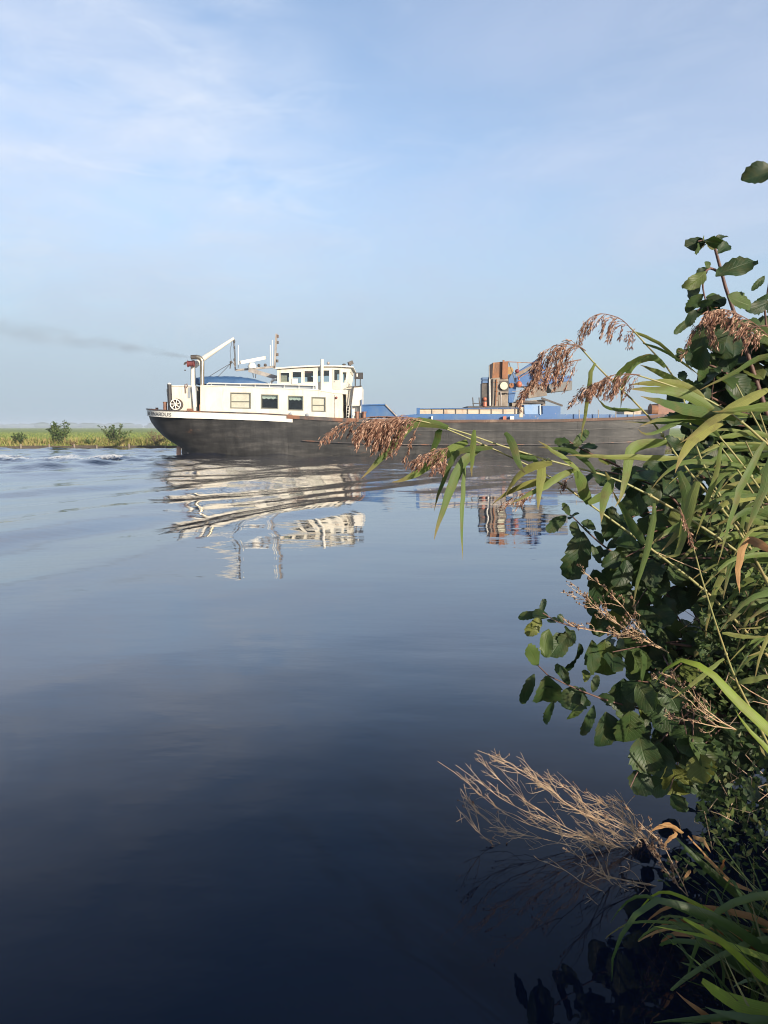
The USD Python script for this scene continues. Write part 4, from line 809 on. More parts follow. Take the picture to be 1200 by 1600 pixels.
# ------------------------------------------------------------------ leaves
def veined(name, cols, dark, trans, rough=0.42, ribs=9.0, spec=0.45, vein=1.45, per='object_info', bump=0.6, tip=None):
    """broad leaf: midrib and side veins run in the leaf's own coordinates, tone differs leaf by leaf"""
    n = {'o': ('object_info', {}) if per == 'object_info' else ('geometry', {}), 'c': ('rgb_ramp', {'ramp': cols}), 'uv': ('attribute', {'attribute': 'st'}), 's': ('separate_xyz', {}),
         'v1': ('math', {'math_type': 'subtract', 'value2': 0.5}), 'v2': ('math', {'math_type': 'absolute'}), 'v3': ('math', {'math_type': 'multiply', 'value2': ribs * 0.62 if ribs else 8.0}),
         'u1': ('math', {'math_type': 'multiply', 'value2': ribs}), 'd': ('math', {'math_type': 'subtract'}), 'fr': ('math', {'math_type': 'pingpong', 'value2': 0.5}),
         'side': ('map_range', {'from_min': 0.0, 'from_max': 0.10, 'to_min': 1.0, 'to_max': 0.0, 'clamp': True}), 'mid': ('map_range', {'from_min': 0.0, 'from_max': 0.035, 'to_min': 1.0, 'to_max': 0.0, 'clamp': True}),
         'mx': ('math', {'math_type': 'maximum'}), 'vc': ('mix', {'mix_type': 'multiply', 'color2': (vein, vein, vein * .8)}), 'mk': ('math', {'math_type': 'multiply', 'value2': 0.6}),
         'g': ('geometry', {}), 'n': ('noise_texture', {'scale': 22.0, 'detail': 4.0, 'roughness': 0.6}), 'nr': ('map_range', {'from_min': 0.48, 'from_max': 0.72, 'to_min': 0, 'to_max': 0.7, 'clamp': True}), 'blot': ('mix', {'mix_type': 'mix', 'color2': dark}),
         'b': ('bump', {'strength': bump, 'distance': 0.0025, 'invert': True}),
         'p': ('principled_bsdf', {'roughness': rough, 'specular_ior_level': spec}), 'tc': ('hsv', {'hue': 0.48, 'saturation': 1.2, 'value': 1.5, 'fac': 1.0}), 't': ('translucent_bsdf', {}), 'y': ('mix_closure', {'fac': trans})}
    l = [('o.random' if per == 'object_info' else 'o.random_per_island', 'c.fac'), ('uv.vector', 's.vector'), ('s.y', 'v1.value1'), ('v1.value', 'v2.value1'), ('v2.value', 'v3.value1'), ('s.x', 'u1.value1'), ('u1.value', 'd.value1'), ('v3.value', 'd.value2'),
         ('d.value', 'fr.value1'), ('fr.value', 'side.value'), ('v2.value', 'mid.value'), ('side.result', 'mx.value1'), ('mid.result', 'mx.value2'),
         ('mx.value', 'mk.value1'), ('mk.value', 'vc.fac'), ('g.position', 'n.vector'), ('n.fac', 'nr.value'), ('nr.result', 'blot.fac'), ('c.color', 'blot.color1'), ('blot.color', 'vc.color1'),
         ('vc.color', 'p.base_color'), ('mx.value', 'b.height'), ('b.normal', 'p.normal'), ('vc.color', 'tc.color'), ('tc.color', 't.color'), ('p.BSDF', 'y.closure1'), ('t.BSDF', 'y.closure2')]
    if tip:                                               # the blade's end has withered
        n.update({'tr': ('map_range', {'from_min': .74, 'from_max': 1.0, 'to_min': 0, 'to_max': .85, 'clamp': True}), 'tm': ('mix', {'mix_type': 'mix', 'color2': tip})})
        l = [x for x in l if x[0] != 'vc.color'] + [('s.x', 'tr.value'), ('tr.result', 'tm.fac'), ('vc.color', 'tm.color1'), ('tm.color', 'p.base_color'), ('tm.color', 'tc.color')]
    return mat(name, n, l, surface='y.closure')
M_ALDER = veined('alder_leaf', [(0.0, (0.014, 0.031, 0.012)), (0.5, (0.023, 0.046, 0.016)), (0.85, (0.040, 0.070, 0.020)), (0.97, (0.062, 0.092, 0.024)), (1.0, (0.12, 0.13, 0.03))], (0.055, 0.055, 0.018), 0.24, rough=0.5, spec=0.30, vein=1.35, bump=0.5)
M_REED = veined('reed_leaf', [(0.0, (0.060, 0.095, 0.030)), (0.5, (0.095, 0.140, 0.040)), (0.85, (0.140, 0.180, 0.050)), (1.0, (0.21, 0.20, 0.06))], (0.12, 0.10, 0.04), 0.30, rough=0.52, ribs=0.0, spec=0.22, vein=1.5, bump=0.5, tip=(0.24, 0.17, 0.075))
M_SUNLIT = veined('painted_sunlit_blade', [(0.0, (0.15, 0.22, 0.030)), (1.0, (0.22, 0.28, 0.045))], (0.16, 0.17, 0.04), 0.40, rough=0.45, ribs=0.0, spec=0.25, vein=1.4, bump=0.4)  # sunlight on these blades is put into their bright yellow-green colour
M_IRIS = veined('sedge_blade', [(0.0, (0.030, 0.058, 0.017)), (0.6, (0.048, 0.086, 0.022)), (1.0, (0.09, 0.125, 0.028))], (0.05, 0.07, 0.02), 0.32, rough=0.4, ribs=0.0, vein=1.2, bump=0.2)
M_DEADLEAF = veined('dead_leaf', [(0.0, (0.26, 0.13, 0.05)), (1.0, (0.40, 0.24, 0.10))], (0.18, 0.08, 0.03), 0.2, rough=0.7, ribs=0.0, vein=1.2)
M_BARK = weathered('alder_bark', (0.075, 0.038, 0.032), (0.15, 0.075, 0.055), None, (30, 30, 30), rough=0.6)
M_STALK = weathered('reed_stalk', (0.20, 0.20, 0.075), (0.26, 0.20, 0.08), (0.16, 0.09, 0.04), (5, 5, 9), rough=0.45, rlo=.55, rhi=.7)
M_PANICLE = leafmat('reed_plume', [(0.0, (0.085, 0.038, 0.030)), (0.45, (0.24, 0.122, 0.082)), (0.78, (0.45, 0.27, 0.185)), (1.0, (0.70, 0.51, 0.38))], 0.32, 0.7, 0.2)
M_PANBR = plain('plume_branchlet', (0.16, 0.085, 0.055), 0.7)
M_DRYSTEM = weathered('dry_stem', (0.44, 0.31, 0.19), (0.25, 0.155, 0.09), (0.58, 0.46, 0.33), (25, 25, 25), rough=0.75)
M_SEED = leafmat('seed_head', [(0.0, (0.10, 0.055, 0.035)), (0.6, (0.22, 0.13, 0.085)), (1.0, (0.36, 0.25, 0.17))], 0.15, 0.8, 0.2)
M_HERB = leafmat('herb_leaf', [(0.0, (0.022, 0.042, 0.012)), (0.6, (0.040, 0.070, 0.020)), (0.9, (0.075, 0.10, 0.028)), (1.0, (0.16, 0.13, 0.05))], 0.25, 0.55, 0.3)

unit = lambda v: np.asarray(v, float) / (np.linalg.norm(v) + 1e-12)
def broad_leaf(mb, base, d, n, L, W, rng, rows=9):
    """one roundish leaf with a toothed rim, a fold along the midrib and a curl; 64 to 96 triangles"""
    d = unit(d); n = unit(n - d * np.dot(n, d)); s = np.cross(d, n)
    R_ = rows; u = np.linspace(0, 1, R_) ** .9; u[-1] = 1.0
    prof = np.sin(np.pi * (.03 + .94 * u) ** 0.98) ** 0.52 * (.84 + .28 * u); prof[0] = .10; prof[1] *= .86; prof[-1] = rng.uniform(.10, .22)
    fold, curl, wav = rng.uniform(0.0, 0.55), rng.uniform(-0.22, 0.48), rng.uniform(0, 6.3)
    side = rng.normal(0, .12); amp = rng.uniform(.02, .085); roll = rng.normal(0, .35)
    V, UV = [], []
    for a, (uu, pw) in enumerate(zip(u, prof)):
        jag = 1 + (0.06 if a % 2 else -0.06)
        for k, v in enumerate((-1, -.5, 0, .5, 1)):
            w = v * W / 2 * pw * (jag + rng.normal(0, .055) if abs(v) == 1 else 1)
            hgt = fold * abs(w) - curl * L * uu ** 2 + (amp * L * math.sin(7.5 * uu + wav + 2.2 * v) * abs(v)) + roll * w * uu * abs(v) + (0.015 * L if (a % 2 and abs(v) == .5) else 0)
            V.append(base + d * (uu * L + (.05 * L * abs(v) * math.sin(uu * 3.1) if a % 2 else 0)) + s * (w + side * L * uu * uu) + n * hgt); UV.append((uu, .5 + v / 2))
    i, j = np.meshgrid(np.arange(R_ - 1), np.arange(4), indexing='ij')
    q = np.stack([i * 5 + j, i * 5 + j + 1, (i + 1) * 5 + j + 1, (i + 1) * 5 + j], -1).reshape(-1, 4)
    mb.raw(V, q, UV); return mb

def spline(pts, n):
    p = np.asarray(pts, float); m = len(p)
    if m == 2: return p[0] + (p[1] - p[0]) * np.linspace(0, 1, n)[:, None]
    c = np.concatenate([[0], np.cumsum(np.linalg.norm(np.diff(p, axis=0), axis=1))]); c /= c[-1]
    from scipy.interpolate import PchipInterpolator
    return PchipInterpolator(c, p, axis=0)(np.linspace(0, 1, n))

def ribbon(mb, pts, W, rng, n=13, twist=0.7, fold=0.30, tipw=0.03, basew=.45, blunt=False):
    """a long blade along pts; faces roughly the open side, twisted along its length"""
    p = spline(pts, n); t = np.gradient(p, axis=0); t /= np.linalg.norm(t, axis=1, keepdims=True)
    u = np.linspace(0, 1, n)
    view = unit(p.mean(0) - np.array([0, 0, CAM_H]))
    a0 = rng.uniform(-.45, .45); tw = rng.uniform(-1, 1) * twist
    w = np.interp(u, [0, .15, .38, .75, .92, 1], [basew, .88, 1, .58, .22, tipw] if not blunt else [basew, .95, 1, .9, .6, .3]) * W / 2 * .86
    w = w * (1 + rng.normal(0, .035, n)); p = p + np.cumsum(rng.normal(0, .0012, (n, 3)), axis=0)
    V, UV = [], []
    for k in range(n):
        s = unit(np.cross(t[k], view)); nn = np.cross(s, t[k]); a = a0 + tw * u[k]
        s2 = s * math.cos(a) + nn * math.sin(a); n2 = -s * math.sin(a) + nn * math.cos(a)
        for v in (-1, 0, 1): V.append(p[k] + s2 * w[k] * v + n2 * abs(v) * w[k] * fold); UV.append((u[k], .5 + v / 2))
    i, j = np.meshgrid(np.arange(n - 1), np.arange(2), indexing='ij')
    mb.raw(V, np.stack([i * 3 + j, i * 3 + j + 1, (i + 1) * 3 + j + 1, (i + 1) * 3 + j], -1).reshape(-1, 4), UV)
    return mb

def path(px, Y0, Y1=None):
    Y1 = Y0 if Y1 is None else Y1
    return np.array([at(x, y, Y0 + (Y1 - Y0) * k / max(1, len(px) - 1)) for k, (x, y) in enumerate(px)])

# ------------------------------------------------------------------ alder shrubs
rnga = np.random.default_rng(21)
def alder(label, root, trunk_px, Yt, edge_leaves, Ye_, branches, Ybr, fill, n_max=299, name='alder_shrub', group=None, lsize=(.068, .112)):
    th_ = thing(name, root, label, 'shrub', group)
    tr = MB(); p = np.vstack([[root], path(trunk_px, Yt)]); ps = spline(p, 14); tr.tube(ps, np.linspace(.020, .005, 14), 6)
    tr.build('trunk', M_BARK, th_, smooth=True)
    count = 0
    def leaf(base, d, n, L, W, rows=9):
        nonlocal count
        if count < n_max:
            broad_leaf(MB(), base, d, n, L, W, rnga, rows).build('leaf', M_ALDER, th_, smooth=True, uv=True); count += 1
    for e in edge_leaves:                                   # leaves that stand out against the water or the sky
        bx, by, tx_, ty_, w = e; Y = Ye_ + rnga.uniform(-.08, .08)
        b, t = at(bx, by, Y), at(tx_, ty_, Y + rnga.uniform(-.04, .03)); s = Y / FPX
        leaf(b, t - b, np.array([rnga.normal(0, .25), -1, .35 + rnga.normal(0, .25)]), np.linalg.norm(t - b) * 1.05, max(w * s * 1.2, .022), 13)
    for b in branches:
        ps = spline(path(b, Ybr[0], Ybr[1]), 10); m = MB(); m.tube(ps, np.linspace(.0055, .002, 10), 5); m.build('branch', M_BARK, th_, smooth=True)
        for q_ in range(9):
            u = rnga.uniform(.12, .98) * 9; i0 = min(int(u), 8); bs = ps[i0] + (ps[i0 + 1] - ps[i0]) * (u - i0); bd = unit(ps[i0 + 1] - ps[i0])
            d = .7 * unit(np.cross(bd, [0, -.5, 1])) * rnga.choice([-1, 1]) + .5 * bd + np.array([0, -.2, -.35]) + rnga.normal(0, .45, 3)
            L = rnga.uniform(.028, .072); leaf(bs + unit(d) * .008, d, np.array([rnga.normal(0, .6), -.8, .4 + rnga.normal(0, .5)]), L, L * rnga.uniform(.6, .9))
    hubs, targets, Yr, nb, per = fill
    for k in range(nb):
        hub = at(*hubs[k % len(hubs)], Yr[1]); tx_, ty_ = targets(rnga); Y = rnga.uniform(*Yr)
        tip = at(tx_, ty_, Y); mid = hub * .5 + tip * .5 + rnga.normal(0, .06, 3) + [0, 0, .05]
        ps = spline([hub, mid, tip], 9); m = MB(); m.tube(ps, np.linspace(.005, .0018, 9), 4); m.build('branch', M_BARK, th_)
        for q_ in range(per):
            u = 1 - (q_ / per) * min(.95, per * .06 / np.linalg.norm(tip - hub)); kk = u * 8; i0 = min(int(kk), 7)
            b = ps[i0] + (ps[i0 + 1] - ps[i0]) * (kk - i0); bd = unit(ps[i0 + 1] - ps[i0])
            lat = unit(np.cross(bd, [0, -.5, 1])) * (1 if q_ % 2 else -1)
            d = .8 * lat + .45 * bd + np.array([0, -.25, -.45]) + rnga.normal(0, .3, 3)
            L = rnga.uniform(*lsize); leaf(b + unit(d) * .012, d, np.array([rnga.normal(-.1, .5), -.95, .55 + rnga.normal(0, .35)]), L, L * rnga.uniform(.78, 1.0))
    return th_
def box_target(poly):
    """random photo points inside a polygon"""
    P = Polygon(poly); x0, y0, x1, y1 = P.bounds
    from shapely.geometry import Point
    def f(rng):
        while True:
            x, y = rng.uniform(x0, x1), rng.uniform(y0, y1)
            if P.contains(Point(x, y)): return x, y
    return f
UP = [(1114, 376, 1137, 369, 9), (1121, 396, 1141, 380, 15), (1118, 431, 1168, 408, 28), (1106, 420, 1105, 408, 9), (1103, 424, 1080, 451, 18), (1099, 460, 1069, 481, 15), (1115, 470, 1091, 478, 10),
      (1088, 484, 1074, 506, 13), (1088, 492, 1053, 521, 10), (1137, 462, 1168, 481, 27), (1195, 432, 1180, 450, 9), (1204, 470, 1170, 495, 17), (1207, 458, 1182, 474, 9), (1213, 264, 1166, 281, 29), (1120, 505, 1090, 535, 30), (1135, 515, 1128, 560, 34), (1100, 540, 1086, 575, 24)]
alder('tall dark green alder shrub rising highest at the right edge against the sky', (2.0, 2.3, .12), [(1260, 900), (1215, 700), (1170, 560), (1142, 470), (1118, 405), (1114, 376)], 2.75, UP, 2.6,
      [[(1113, 384), (1104, 377), (1091, 377)], [(1123, 425), (1110, 419), (1099, 432), (1099, 455), (1108, 488)], [(1150, 560), (1105, 480), (1090, 485)], [(1230, 640), (1205, 560), (1196, 470), (1204, 430), (1230, 330), (1213, 264)], [(1160, 600), (1120, 575), (1085, 560), (1060, 548)], [(1150, 640), (1110, 620), (1070, 600), (1040, 585)]], (2.75, 2.6),
      ([(1190, 640), (1230, 700), (1170, 580)], box_target([(1100, 530), (1150, 495), (1215, 480), (1240, 700), (1060, 720), (1070, 640), (1085, 590)]), (2.55, 3.0), 37, 6))
MIDL = [(890, 806, 880, 786, 9), (885, 806, 855, 829, 16), (911, 831, 895, 902, 36), (948, 846, 958, 794, 23), (948, 857, 972, 843, 13), (925, 850, 934, 879, 7), (940, 885, 968, 868, 22), (960, 885, 966, 950, 42), (930, 890, 935, 945, 34), (975, 870, 1000, 905, 30),
        (1040, 715, 1010, 735, 18), (1070, 700, 1040, 690, 16), (1085, 655, 1055, 650, 15), (1035, 760, 1005, 780, 26), (1000, 745, 985, 775, 16), (893, 700, 922, 672, 12), (905, 695, 880, 702, 8)]
alder('middle alder shrub reaching left over the canal behind the reed leaves', (2.1, 2.45, .1), [(1290, 1000), (1200, 900), (1120, 850), (1060, 800)], 2.6, MIDL, 2.45,
      [[(1060, 950), (1000, 890), (960, 865), (925, 838), (893, 806), (878, 795)], [(1090, 830), (1040, 770), (985, 745), (930, 735)], [(1000, 750), (950, 720), (915, 705), (890, 690)]], (2.6, 2.42),
      ([(1150, 880), (1200, 820), (1110, 800)], box_target([(1060, 700), (1230, 700), (1230, 960), (925, 960), (915, 905), (945, 870), (980, 800), (960, 760), (1000, 720)]), (2.35, 2.85), 41, 6))
LOW = [(845, 960, 813, 961, 12), (847, 958, 848, 937, 7), (843, 964, 831, 993, 18), (858, 983, 843, 1022, 19), (841, 1040, 827, 1009, 20), (884, 990, 861, 1024, 29), (897, 985, 880, 1008, 22), (835, 1053, 815, 1096, 15), (855, 1056, 848, 1106, 44), (866, 1095, 847, 1128, 11), (888, 1070, 880, 1051, 11),
       (900, 1072, 892, 1108, 35), (914, 1066, 918, 1047, 11), (926, 1082, 933, 1057, 11), (907, 1006, 898, 1054, 13), (925, 1000, 920, 1045, 26), (945, 1000, 946, 1059, 42), (920, 1095, 889, 1123, 11), (928, 1102, 917, 1151, 14), (946, 1112, 950, 1166, 38), (935, 1087, 958, 1094, 13),
       (975, 1060, 965, 1105, 36), (985, 1110, 985, 1160, 40), (1000, 1150, 1005, 1200, 42), (1030, 1160, 1030, 1210, 44), (1010, 1200, 995, 1238, 34), (1050, 1190, 1055, 1240, 40), (985, 1010, 1000, 1050, 36)]
alder('lower alder shrub with a leafy branch hanging out lowest over the water', (1.95, 2.35, .05), [(1290, 1250), (1180, 1150), (1090, 1100), (1020, 1080)], 2.5, LOW, 2.4,
      [[(1080, 1010), (1000, 998), (930, 985), (880, 975), (848, 958)], [(1090, 1140), (1010, 1110), (950, 1095), (905, 1078), (870, 1062), (845, 1048), (841, 1040)], [(1090, 1100), (1040, 1150), (1000, 1200), (985, 1230)]], (2.5, 2.36),
      ([(1120, 1080), (1180, 1120), (1090, 1010)], box_target([(960, 910), (1230, 930), (1230, 1260), (1000, 1230), (965, 1160), (955, 1080), (950, 990)]), (2.3, 2.75), 40, 6))

alder('dense alder shrub deepest in the shade behind the other alder leaves', (2.4, 2.6, .1), [(1320, 1050), (1260, 800), (1200, 640)], 3.0, [], 3.0, [], (3, 3),
      ([(1200, 900), (1230, 700), (1180, 1050), (1250, 800)], box_target([(1110, 560), (1240, 540), (1240, 1290), (1080, 1240), (1010, 1130), (990, 960), (1020, 820), (1075, 700)]), (2.75, 3.15), 42, 7))

# ------------------------------------------------------------------ reeds
rngr = np.random.default_rng(33)
def plume(parent, axis_px, Y, length, rng, n=46, lean=(-.25, 0), dens=1.0, spread=.35, label=None):
    """drooping seed plume: hair-thin branchlets, each hung with spikelets"""
    n = max(4, int(n * .62)); length = length * 1.12
    ax = spline(path(axis_px, Y, Y - .06), 12); tx = np.gradient(ax, axis=0)
    br, sp = MB(), MB(); P0, DD, WW_ = [], [], []
    br.tube(ax, np.linspace(.0016, .0006, 12), 4)
    for k in range(n):
        u = (k + rng.uniform(0, 1)) / n; kk = u * 11; i0 = min(int(kk), 10); b = ax[i0] + (ax[i0 + 1] - ax[i0]) * (kk - i0)
        L = length * (1 - .55 * u) * rng.uniform(.6, 1.1)
        d0 = unit(unit(tx[i0]) * .9 + rng.normal(0, spread, 3)); g = unit(np.array([lean[0], lean[1], -1.0]) + rng.normal(0, .12, 3))
        m = 6; pts = [b]
        for s_ in range(1, m):
            f = min(1.0, s_ / (m - 1) * 1.35); pts.append(pts[-1] + unit(d0 * (1 - f) + g * f) * L / (m - 1))
        pts = np.array(pts); br.tube(pts, np.linspace(.0009, .0005, m), 3, False)
        ns = max(4, int(L / .0021 * dens)); uu = rng.uniform(.16, 1, ns) ** .8 * (m - 1); ii = np.minimum(uu.astype(int), m - 2)
        c = pts[ii] + (pts[ii + 1] - pts[ii]) * (uu - ii)[:, None]; dd = pts[ii + 1] - pts[ii]; dd /= np.linalg.norm(dd, axis=1, keepdims=True)
        dd = dd + rng.normal(0, .28, (ns, 3)); dd /= np.linalg.norm(dd, axis=1, keepdims=True)
        P0.append(c + rng.normal(0, .0032, (ns, 3)) * (1.25 - .6 * uu / (m - 1))[:, None]); DD.append(dd)
    P0, DD = np.vstack(P0), np.vstack(DD); m = len(P0)
    s = np.cross(DD, rng.normal(0, 1, (m, 3))); s /= np.linalg.norm(s, axis=1, keepdims=True); s2 = np.cross(DD, s)
    L = rng.uniform(.008, .0155, m)[:, None]; w = rng.uniform(.0009, .0018, m)[:, None]
    V = np.stack([P0, P0 + DD * L * .4 + s * w, P0 + DD * L * .4 - s * .5 * w + s2 * .87 * w, P0 + DD * L * .4 - s * .5 * w - s2 * .87 * w, P0 + DD * L], 1).reshape(-1, 3)
    b = np.arange(m)[:, None] * 5
    sp.raw(V, np.concatenate([b + [0, 2, 1], b + [0, 3, 2], b + [0, 1, 3], b + [1, 2, 4], b + [2, 3, 4], b + [3, 1, 4]]))
    pp_ = br.build('plume', M_PANBR, parent, label=label); sp.build('spikelets', M_PANICLE, pp_, kind='stuff')
def reed(label, stem_px, Y0, Y1, leaves=(), plumes=(), wstem=5.0, name='reed', group=None, cat='reed', leafmat_=None):
    base = at(*stem_px[0], Y0)
    th_ = thing(name, base, label, cat, group)
    st = MB(); ps = spline(path(stem_px, Y0, Y1), 22); st.tube(ps, np.linspace(wstem * 1.25, wstem * .45, 22) * Y1 / FPX / 2, 6)
    for u in (4, 8, 12, 16): st.ball(ps[u], wstem * .72 * Y1 / FPX, 1)
    st.build('stem', M_STALK, th_, smooth=True)
    for lf in leaves:
        px, w, *o = lf; Y = o[0] if o else Y1; mt = o[1] if len(o) > 1 else (leafmat_ or M_REED)
        ribbon(MB(), path(px, Y + rngr.uniform(-.02, .05), Y + rngr.uniform(-.12, .06)), w * Y / FPX, rngr).build('leaf', mt, th_, smooth=True, uv=True)
    for pl in plumes: plume(th_, *pl)
    return th_
R = np.random.default_rng(4)
reed('reed bowed far left with the biggest brown plume in front of the hull', [(1330, 1120), (1200, 905), (1060, 800), (960, 748), (850, 717), (770, 692), (700, 668), (645, 655)], 2.2, 2.05,
     [([(700, 668), (656, 660), (612, 700), (586, 728), (565, 750)], 19), ([(741, 672), (738, 700), (737, 745)], 11), ([(790, 676), (803, 700), (818, 735), (826, 742)], 15), ([(850, 718), (846, 745), (845, 800)], 17), ([(905, 733), (880, 742), (845, 765), (800, 790)], 13), ([(960, 748), (945, 775), (938, 815)], 18), ([(862, 722), (825, 732), (788, 780)], 15), ([(905, 735), (860, 700), (842, 690)], 9), ([(930, 740), (880, 702), (838, 698)], 10)],
     [([(660, 656), (632, 652), (600, 655), (570, 665)], 2.02, .135, R, 74, (-.32, 0), 1.25), ([(625, 652), (590, 651), (540, 661), (505, 684)], 2.03, .085, R, 30, (-.5, 0), .9)])
reed('reed with small dark plume hanging half behind a broad leaf over the water', [(1320, 1200), (1120, 940), (1007, 850), (920, 787), (860, 745), (800, 715), (735, 686), (692, 668)], 2.25, 2.1,
     [([(731, 689), (690, 712), (650, 740), (612, 752)], 20), ([(688, 670), (680, 690), (668, 715)], 13), ([(758, 698), (730, 715), (700, 770), (676, 838)], 19), ([(727, 730), (725, 790), (724, 870)], 9), ([(770, 700), (720, 705), (690, 760), (678, 800)], 12), ([(800, 712), (830, 716), (838, 740)], 13), ([(920, 787), (955, 762), (945, 735)], 16), ([(1007, 850), (980, 810), (955, 765)], 20), ([(920, 787), (905, 742), (890, 722)], 24), ([(864, 752), (820, 760), (770, 790)], 16)],
     [([(700, 700), (675, 706), (650, 718)], 2.12, .08, R, 26, (-.5, 0), 1.1), ([(700, 702), (690, 715), (680, 728)], 2.12, .06, R, 14, (-.1, 0), 1.1), ([(850, 765), (820, 770), (790, 785)], 2.2, .07, R, 18, (-.5, 0), .8), ([(895, 745), (880, 752)], 2.2, .055, R, 7, (-.25, 0), .8)])
reed('reed with dense brown plume drooping across the blue deck crane', [(1290, 1180), (1161, 840), (1071, 730), (1004, 640), (950, 590), (905, 541)], 2.15, 2.0,
     [([(930, 567), (924, 580), (917, 640), (905, 690)], 9), ([(1004, 640), (960, 640), (930, 620)], 7), ([(1067, 716), (980, 714), (888, 711)], 11), ([(1042, 690), (990, 700), (975, 760), (960, 790)], 22), ([(1090, 752), (1075, 800), (1058, 866), (1030, 870)], 24), ([(1060, 735), (1072, 790), (1035, 862)], 20), ([(960, 600), (985, 570), (1018, 552)], 11)],
     [([(915, 548), (895, 538), (868, 540), (850, 555), (843, 575)], 2.0, .115, R, 44, (-.3, 0), 1.0), ([(908, 562), (870, 572), (838, 592), (815, 622)], 2.0, .085, R, 44, (-.45, 0), 1.0)])
reed('reed with the highest brown plume arching alone against the sky', [(1320, 1230), (1175, 862), (1090, 705), (1058, 595), (1020, 550), (985, 512)], 2.2, 2.1,
     [([(990, 518), (1030, 535), (1060, 560), (1105, 590)], 7), ([(1005, 535), (1035, 545), (1085, 580)], 5), ([(1040, 575), (1015, 560), (999, 563), (970, 640)], 13), ([(1090, 630), (1040, 585), (1000, 566)], 16)],
     [([(986, 514), (965, 496), (940, 490), (918, 500), (905, 520)], 2.1, .088, R, 34, (-.25, 0), .85), ([(992, 514), (984, 520)], 2.1, .06, R, 5, (-.1, 0), .9)])
reed('reed with wide russet plume level with the barge gunwale', [(1345, 800), (1200, 695), (1160, 660), (1100, 622), (1055, 605), (995, 586)], 2.1, 2.0,
     [([(1100, 622), (1050, 600), (985, 604)], 17), ([(1115, 640), (1060, 615), (985, 610)], 20), ([(1120, 650), (1060, 635), (1000, 618)], 22), ([(1095, 636), (1060, 660), (1015, 680), (1000, 672)], 10), ([(1150, 655), (1080, 650), (1000, 665)], 15)],
     [([(1000, 586), (970, 584), (945, 592), (925, 605)], 2.0, .095, R, 40, (-.4, 0), 1.0), ([(960, 592), (925, 602), (900, 622)], 2.0, .07, R, 22, (-.6, 0), 1.0)])
reed('reed with pale tan plume lying over the dark alder leaves near the right edge', [(1400, 900), (1330, 720), (1260, 575), (1215, 535), (1190, 522)], 2.1, 1.95,
     [([(1275, 600), (1200, 560), (1140, 590), (1092, 614)], 13), ([(1260, 620), (1180, 640), (1110, 645)], 18)],
     [([(1200, 525), (1165, 497), (1130, 483), (1105, 492)], 1.95, .075, R, 60, (-.5, 0), 1.2, .25), ([(1120, 488), (1108, 500), (1120, 530)], 1.95, .06, R, 22, (.1, 0), 1.2, .2), ([(1105, 497), (1085, 515), (1072, 545)], 1.98, .05, R, 14, (-.4, 0), .9, .2)])
reed('thin yellow grass stem slanting down across the dark lower shrubs', [(1260, 1290), (1175, 1112), (1150, 1062), (1122, 985), (1097, 905), (1082, 850), (1063, 795)], 2.0, 1.95,
     [([(1128, 990), (1160, 993), (1196, 996)], 9), ([(1132, 1030), (1095, 1062), (1050, 1095)], 9), ([(1153, 1066), (1180, 1060), (1235, 1052)], 12)],
     [([(1082, 845), (1073, 820), (1062, 792)], 1.95, .035, R, 18, (.2, 0), .7, .15)], wstem=4.0)
# more reeds crowding in from the right
extra_labels = ['reed leaning left just above the barge bow with long flat leaves', 'reed with leaves fanning over the middle alder near the right edge', 'reed with broad leaves hanging down beside the brown dead leaf', 'reed nearest the right edge with drooping blue green leaves', 'reed whose leaves cross in front of the tall alder', 'short reed with leaves pointing right at the frame edge', 'reed rooted rightmost with leaves spreading over the dark shrubs']
tops = [(1085, 640), (1120, 690), (1110, 760), (1165, 690), (1150, 600), (1180, 780), (1185, 640)]
for k, (lab, (tx_, ty_)) in enumerate(zip(extra_labels, tops)):
    Y = 2.05 + .07 * k; st = [(1330 + 20 * k, ty_ + 480), (1260 + 8 * k, ty_ + 250), ((tx_ + 1250) / 2 + 10, ty_ + 110), (tx_, ty_)]
    lv = []; P = spline(np.array(st, float), 20)
    for s_ in range(20):
        b = P[19 - (s_ * 2) % 14 if s_ % 7 else 6]; a = rngr.uniform(150, 250) if s_ % 3 else rngr.uniform(-30, 40); L = rngr.uniform(90, 190)
        dx, dy = L * math.cos(math.radians(a)), -L * math.sin(math.radians(a)) * .55
        lv.append(([tuple(b), (b[0] + dx * .5, b[1] + dy * .5 - 8), (b[0] + dx * .9, b[1] + dy + rngr.uniform(5, 70))], rngr.uniform(5, 16)))
    if k == 2: lv += [([(1169, 840), (1158, 862), (1155, 900), (1157, 925)], 13, 1.95, M_DEADLEAF), ([(1168, 840), (1190, 850), (1225, 870)], 20, 1.95, M_DEADLEAF)]
    if k == 3: lv += [([(1195, 690), (1160, 760), (1140, 820), (1122, 880)], 16, 1.95), ([(1210, 700), (1180, 790), (1165, 830)], 17, 1.97)]
    if k == 1: lv += [([(1128, 690), (1118, 740), (1098, 800), (1085, 845)], 9, 1.98), ([(1022, 786), (1012, 850), (997, 905), (988, 948)], 12, 1.95)]
    if k == 0: lv += [([(1200, 608), (1140, 640), (1062, 690)], 20, 2.0), ([(1130, 660), (1090, 680), (1055, 740)], 22, 2.02)]
    reed(lab, st, Y + .1, Y, lv)

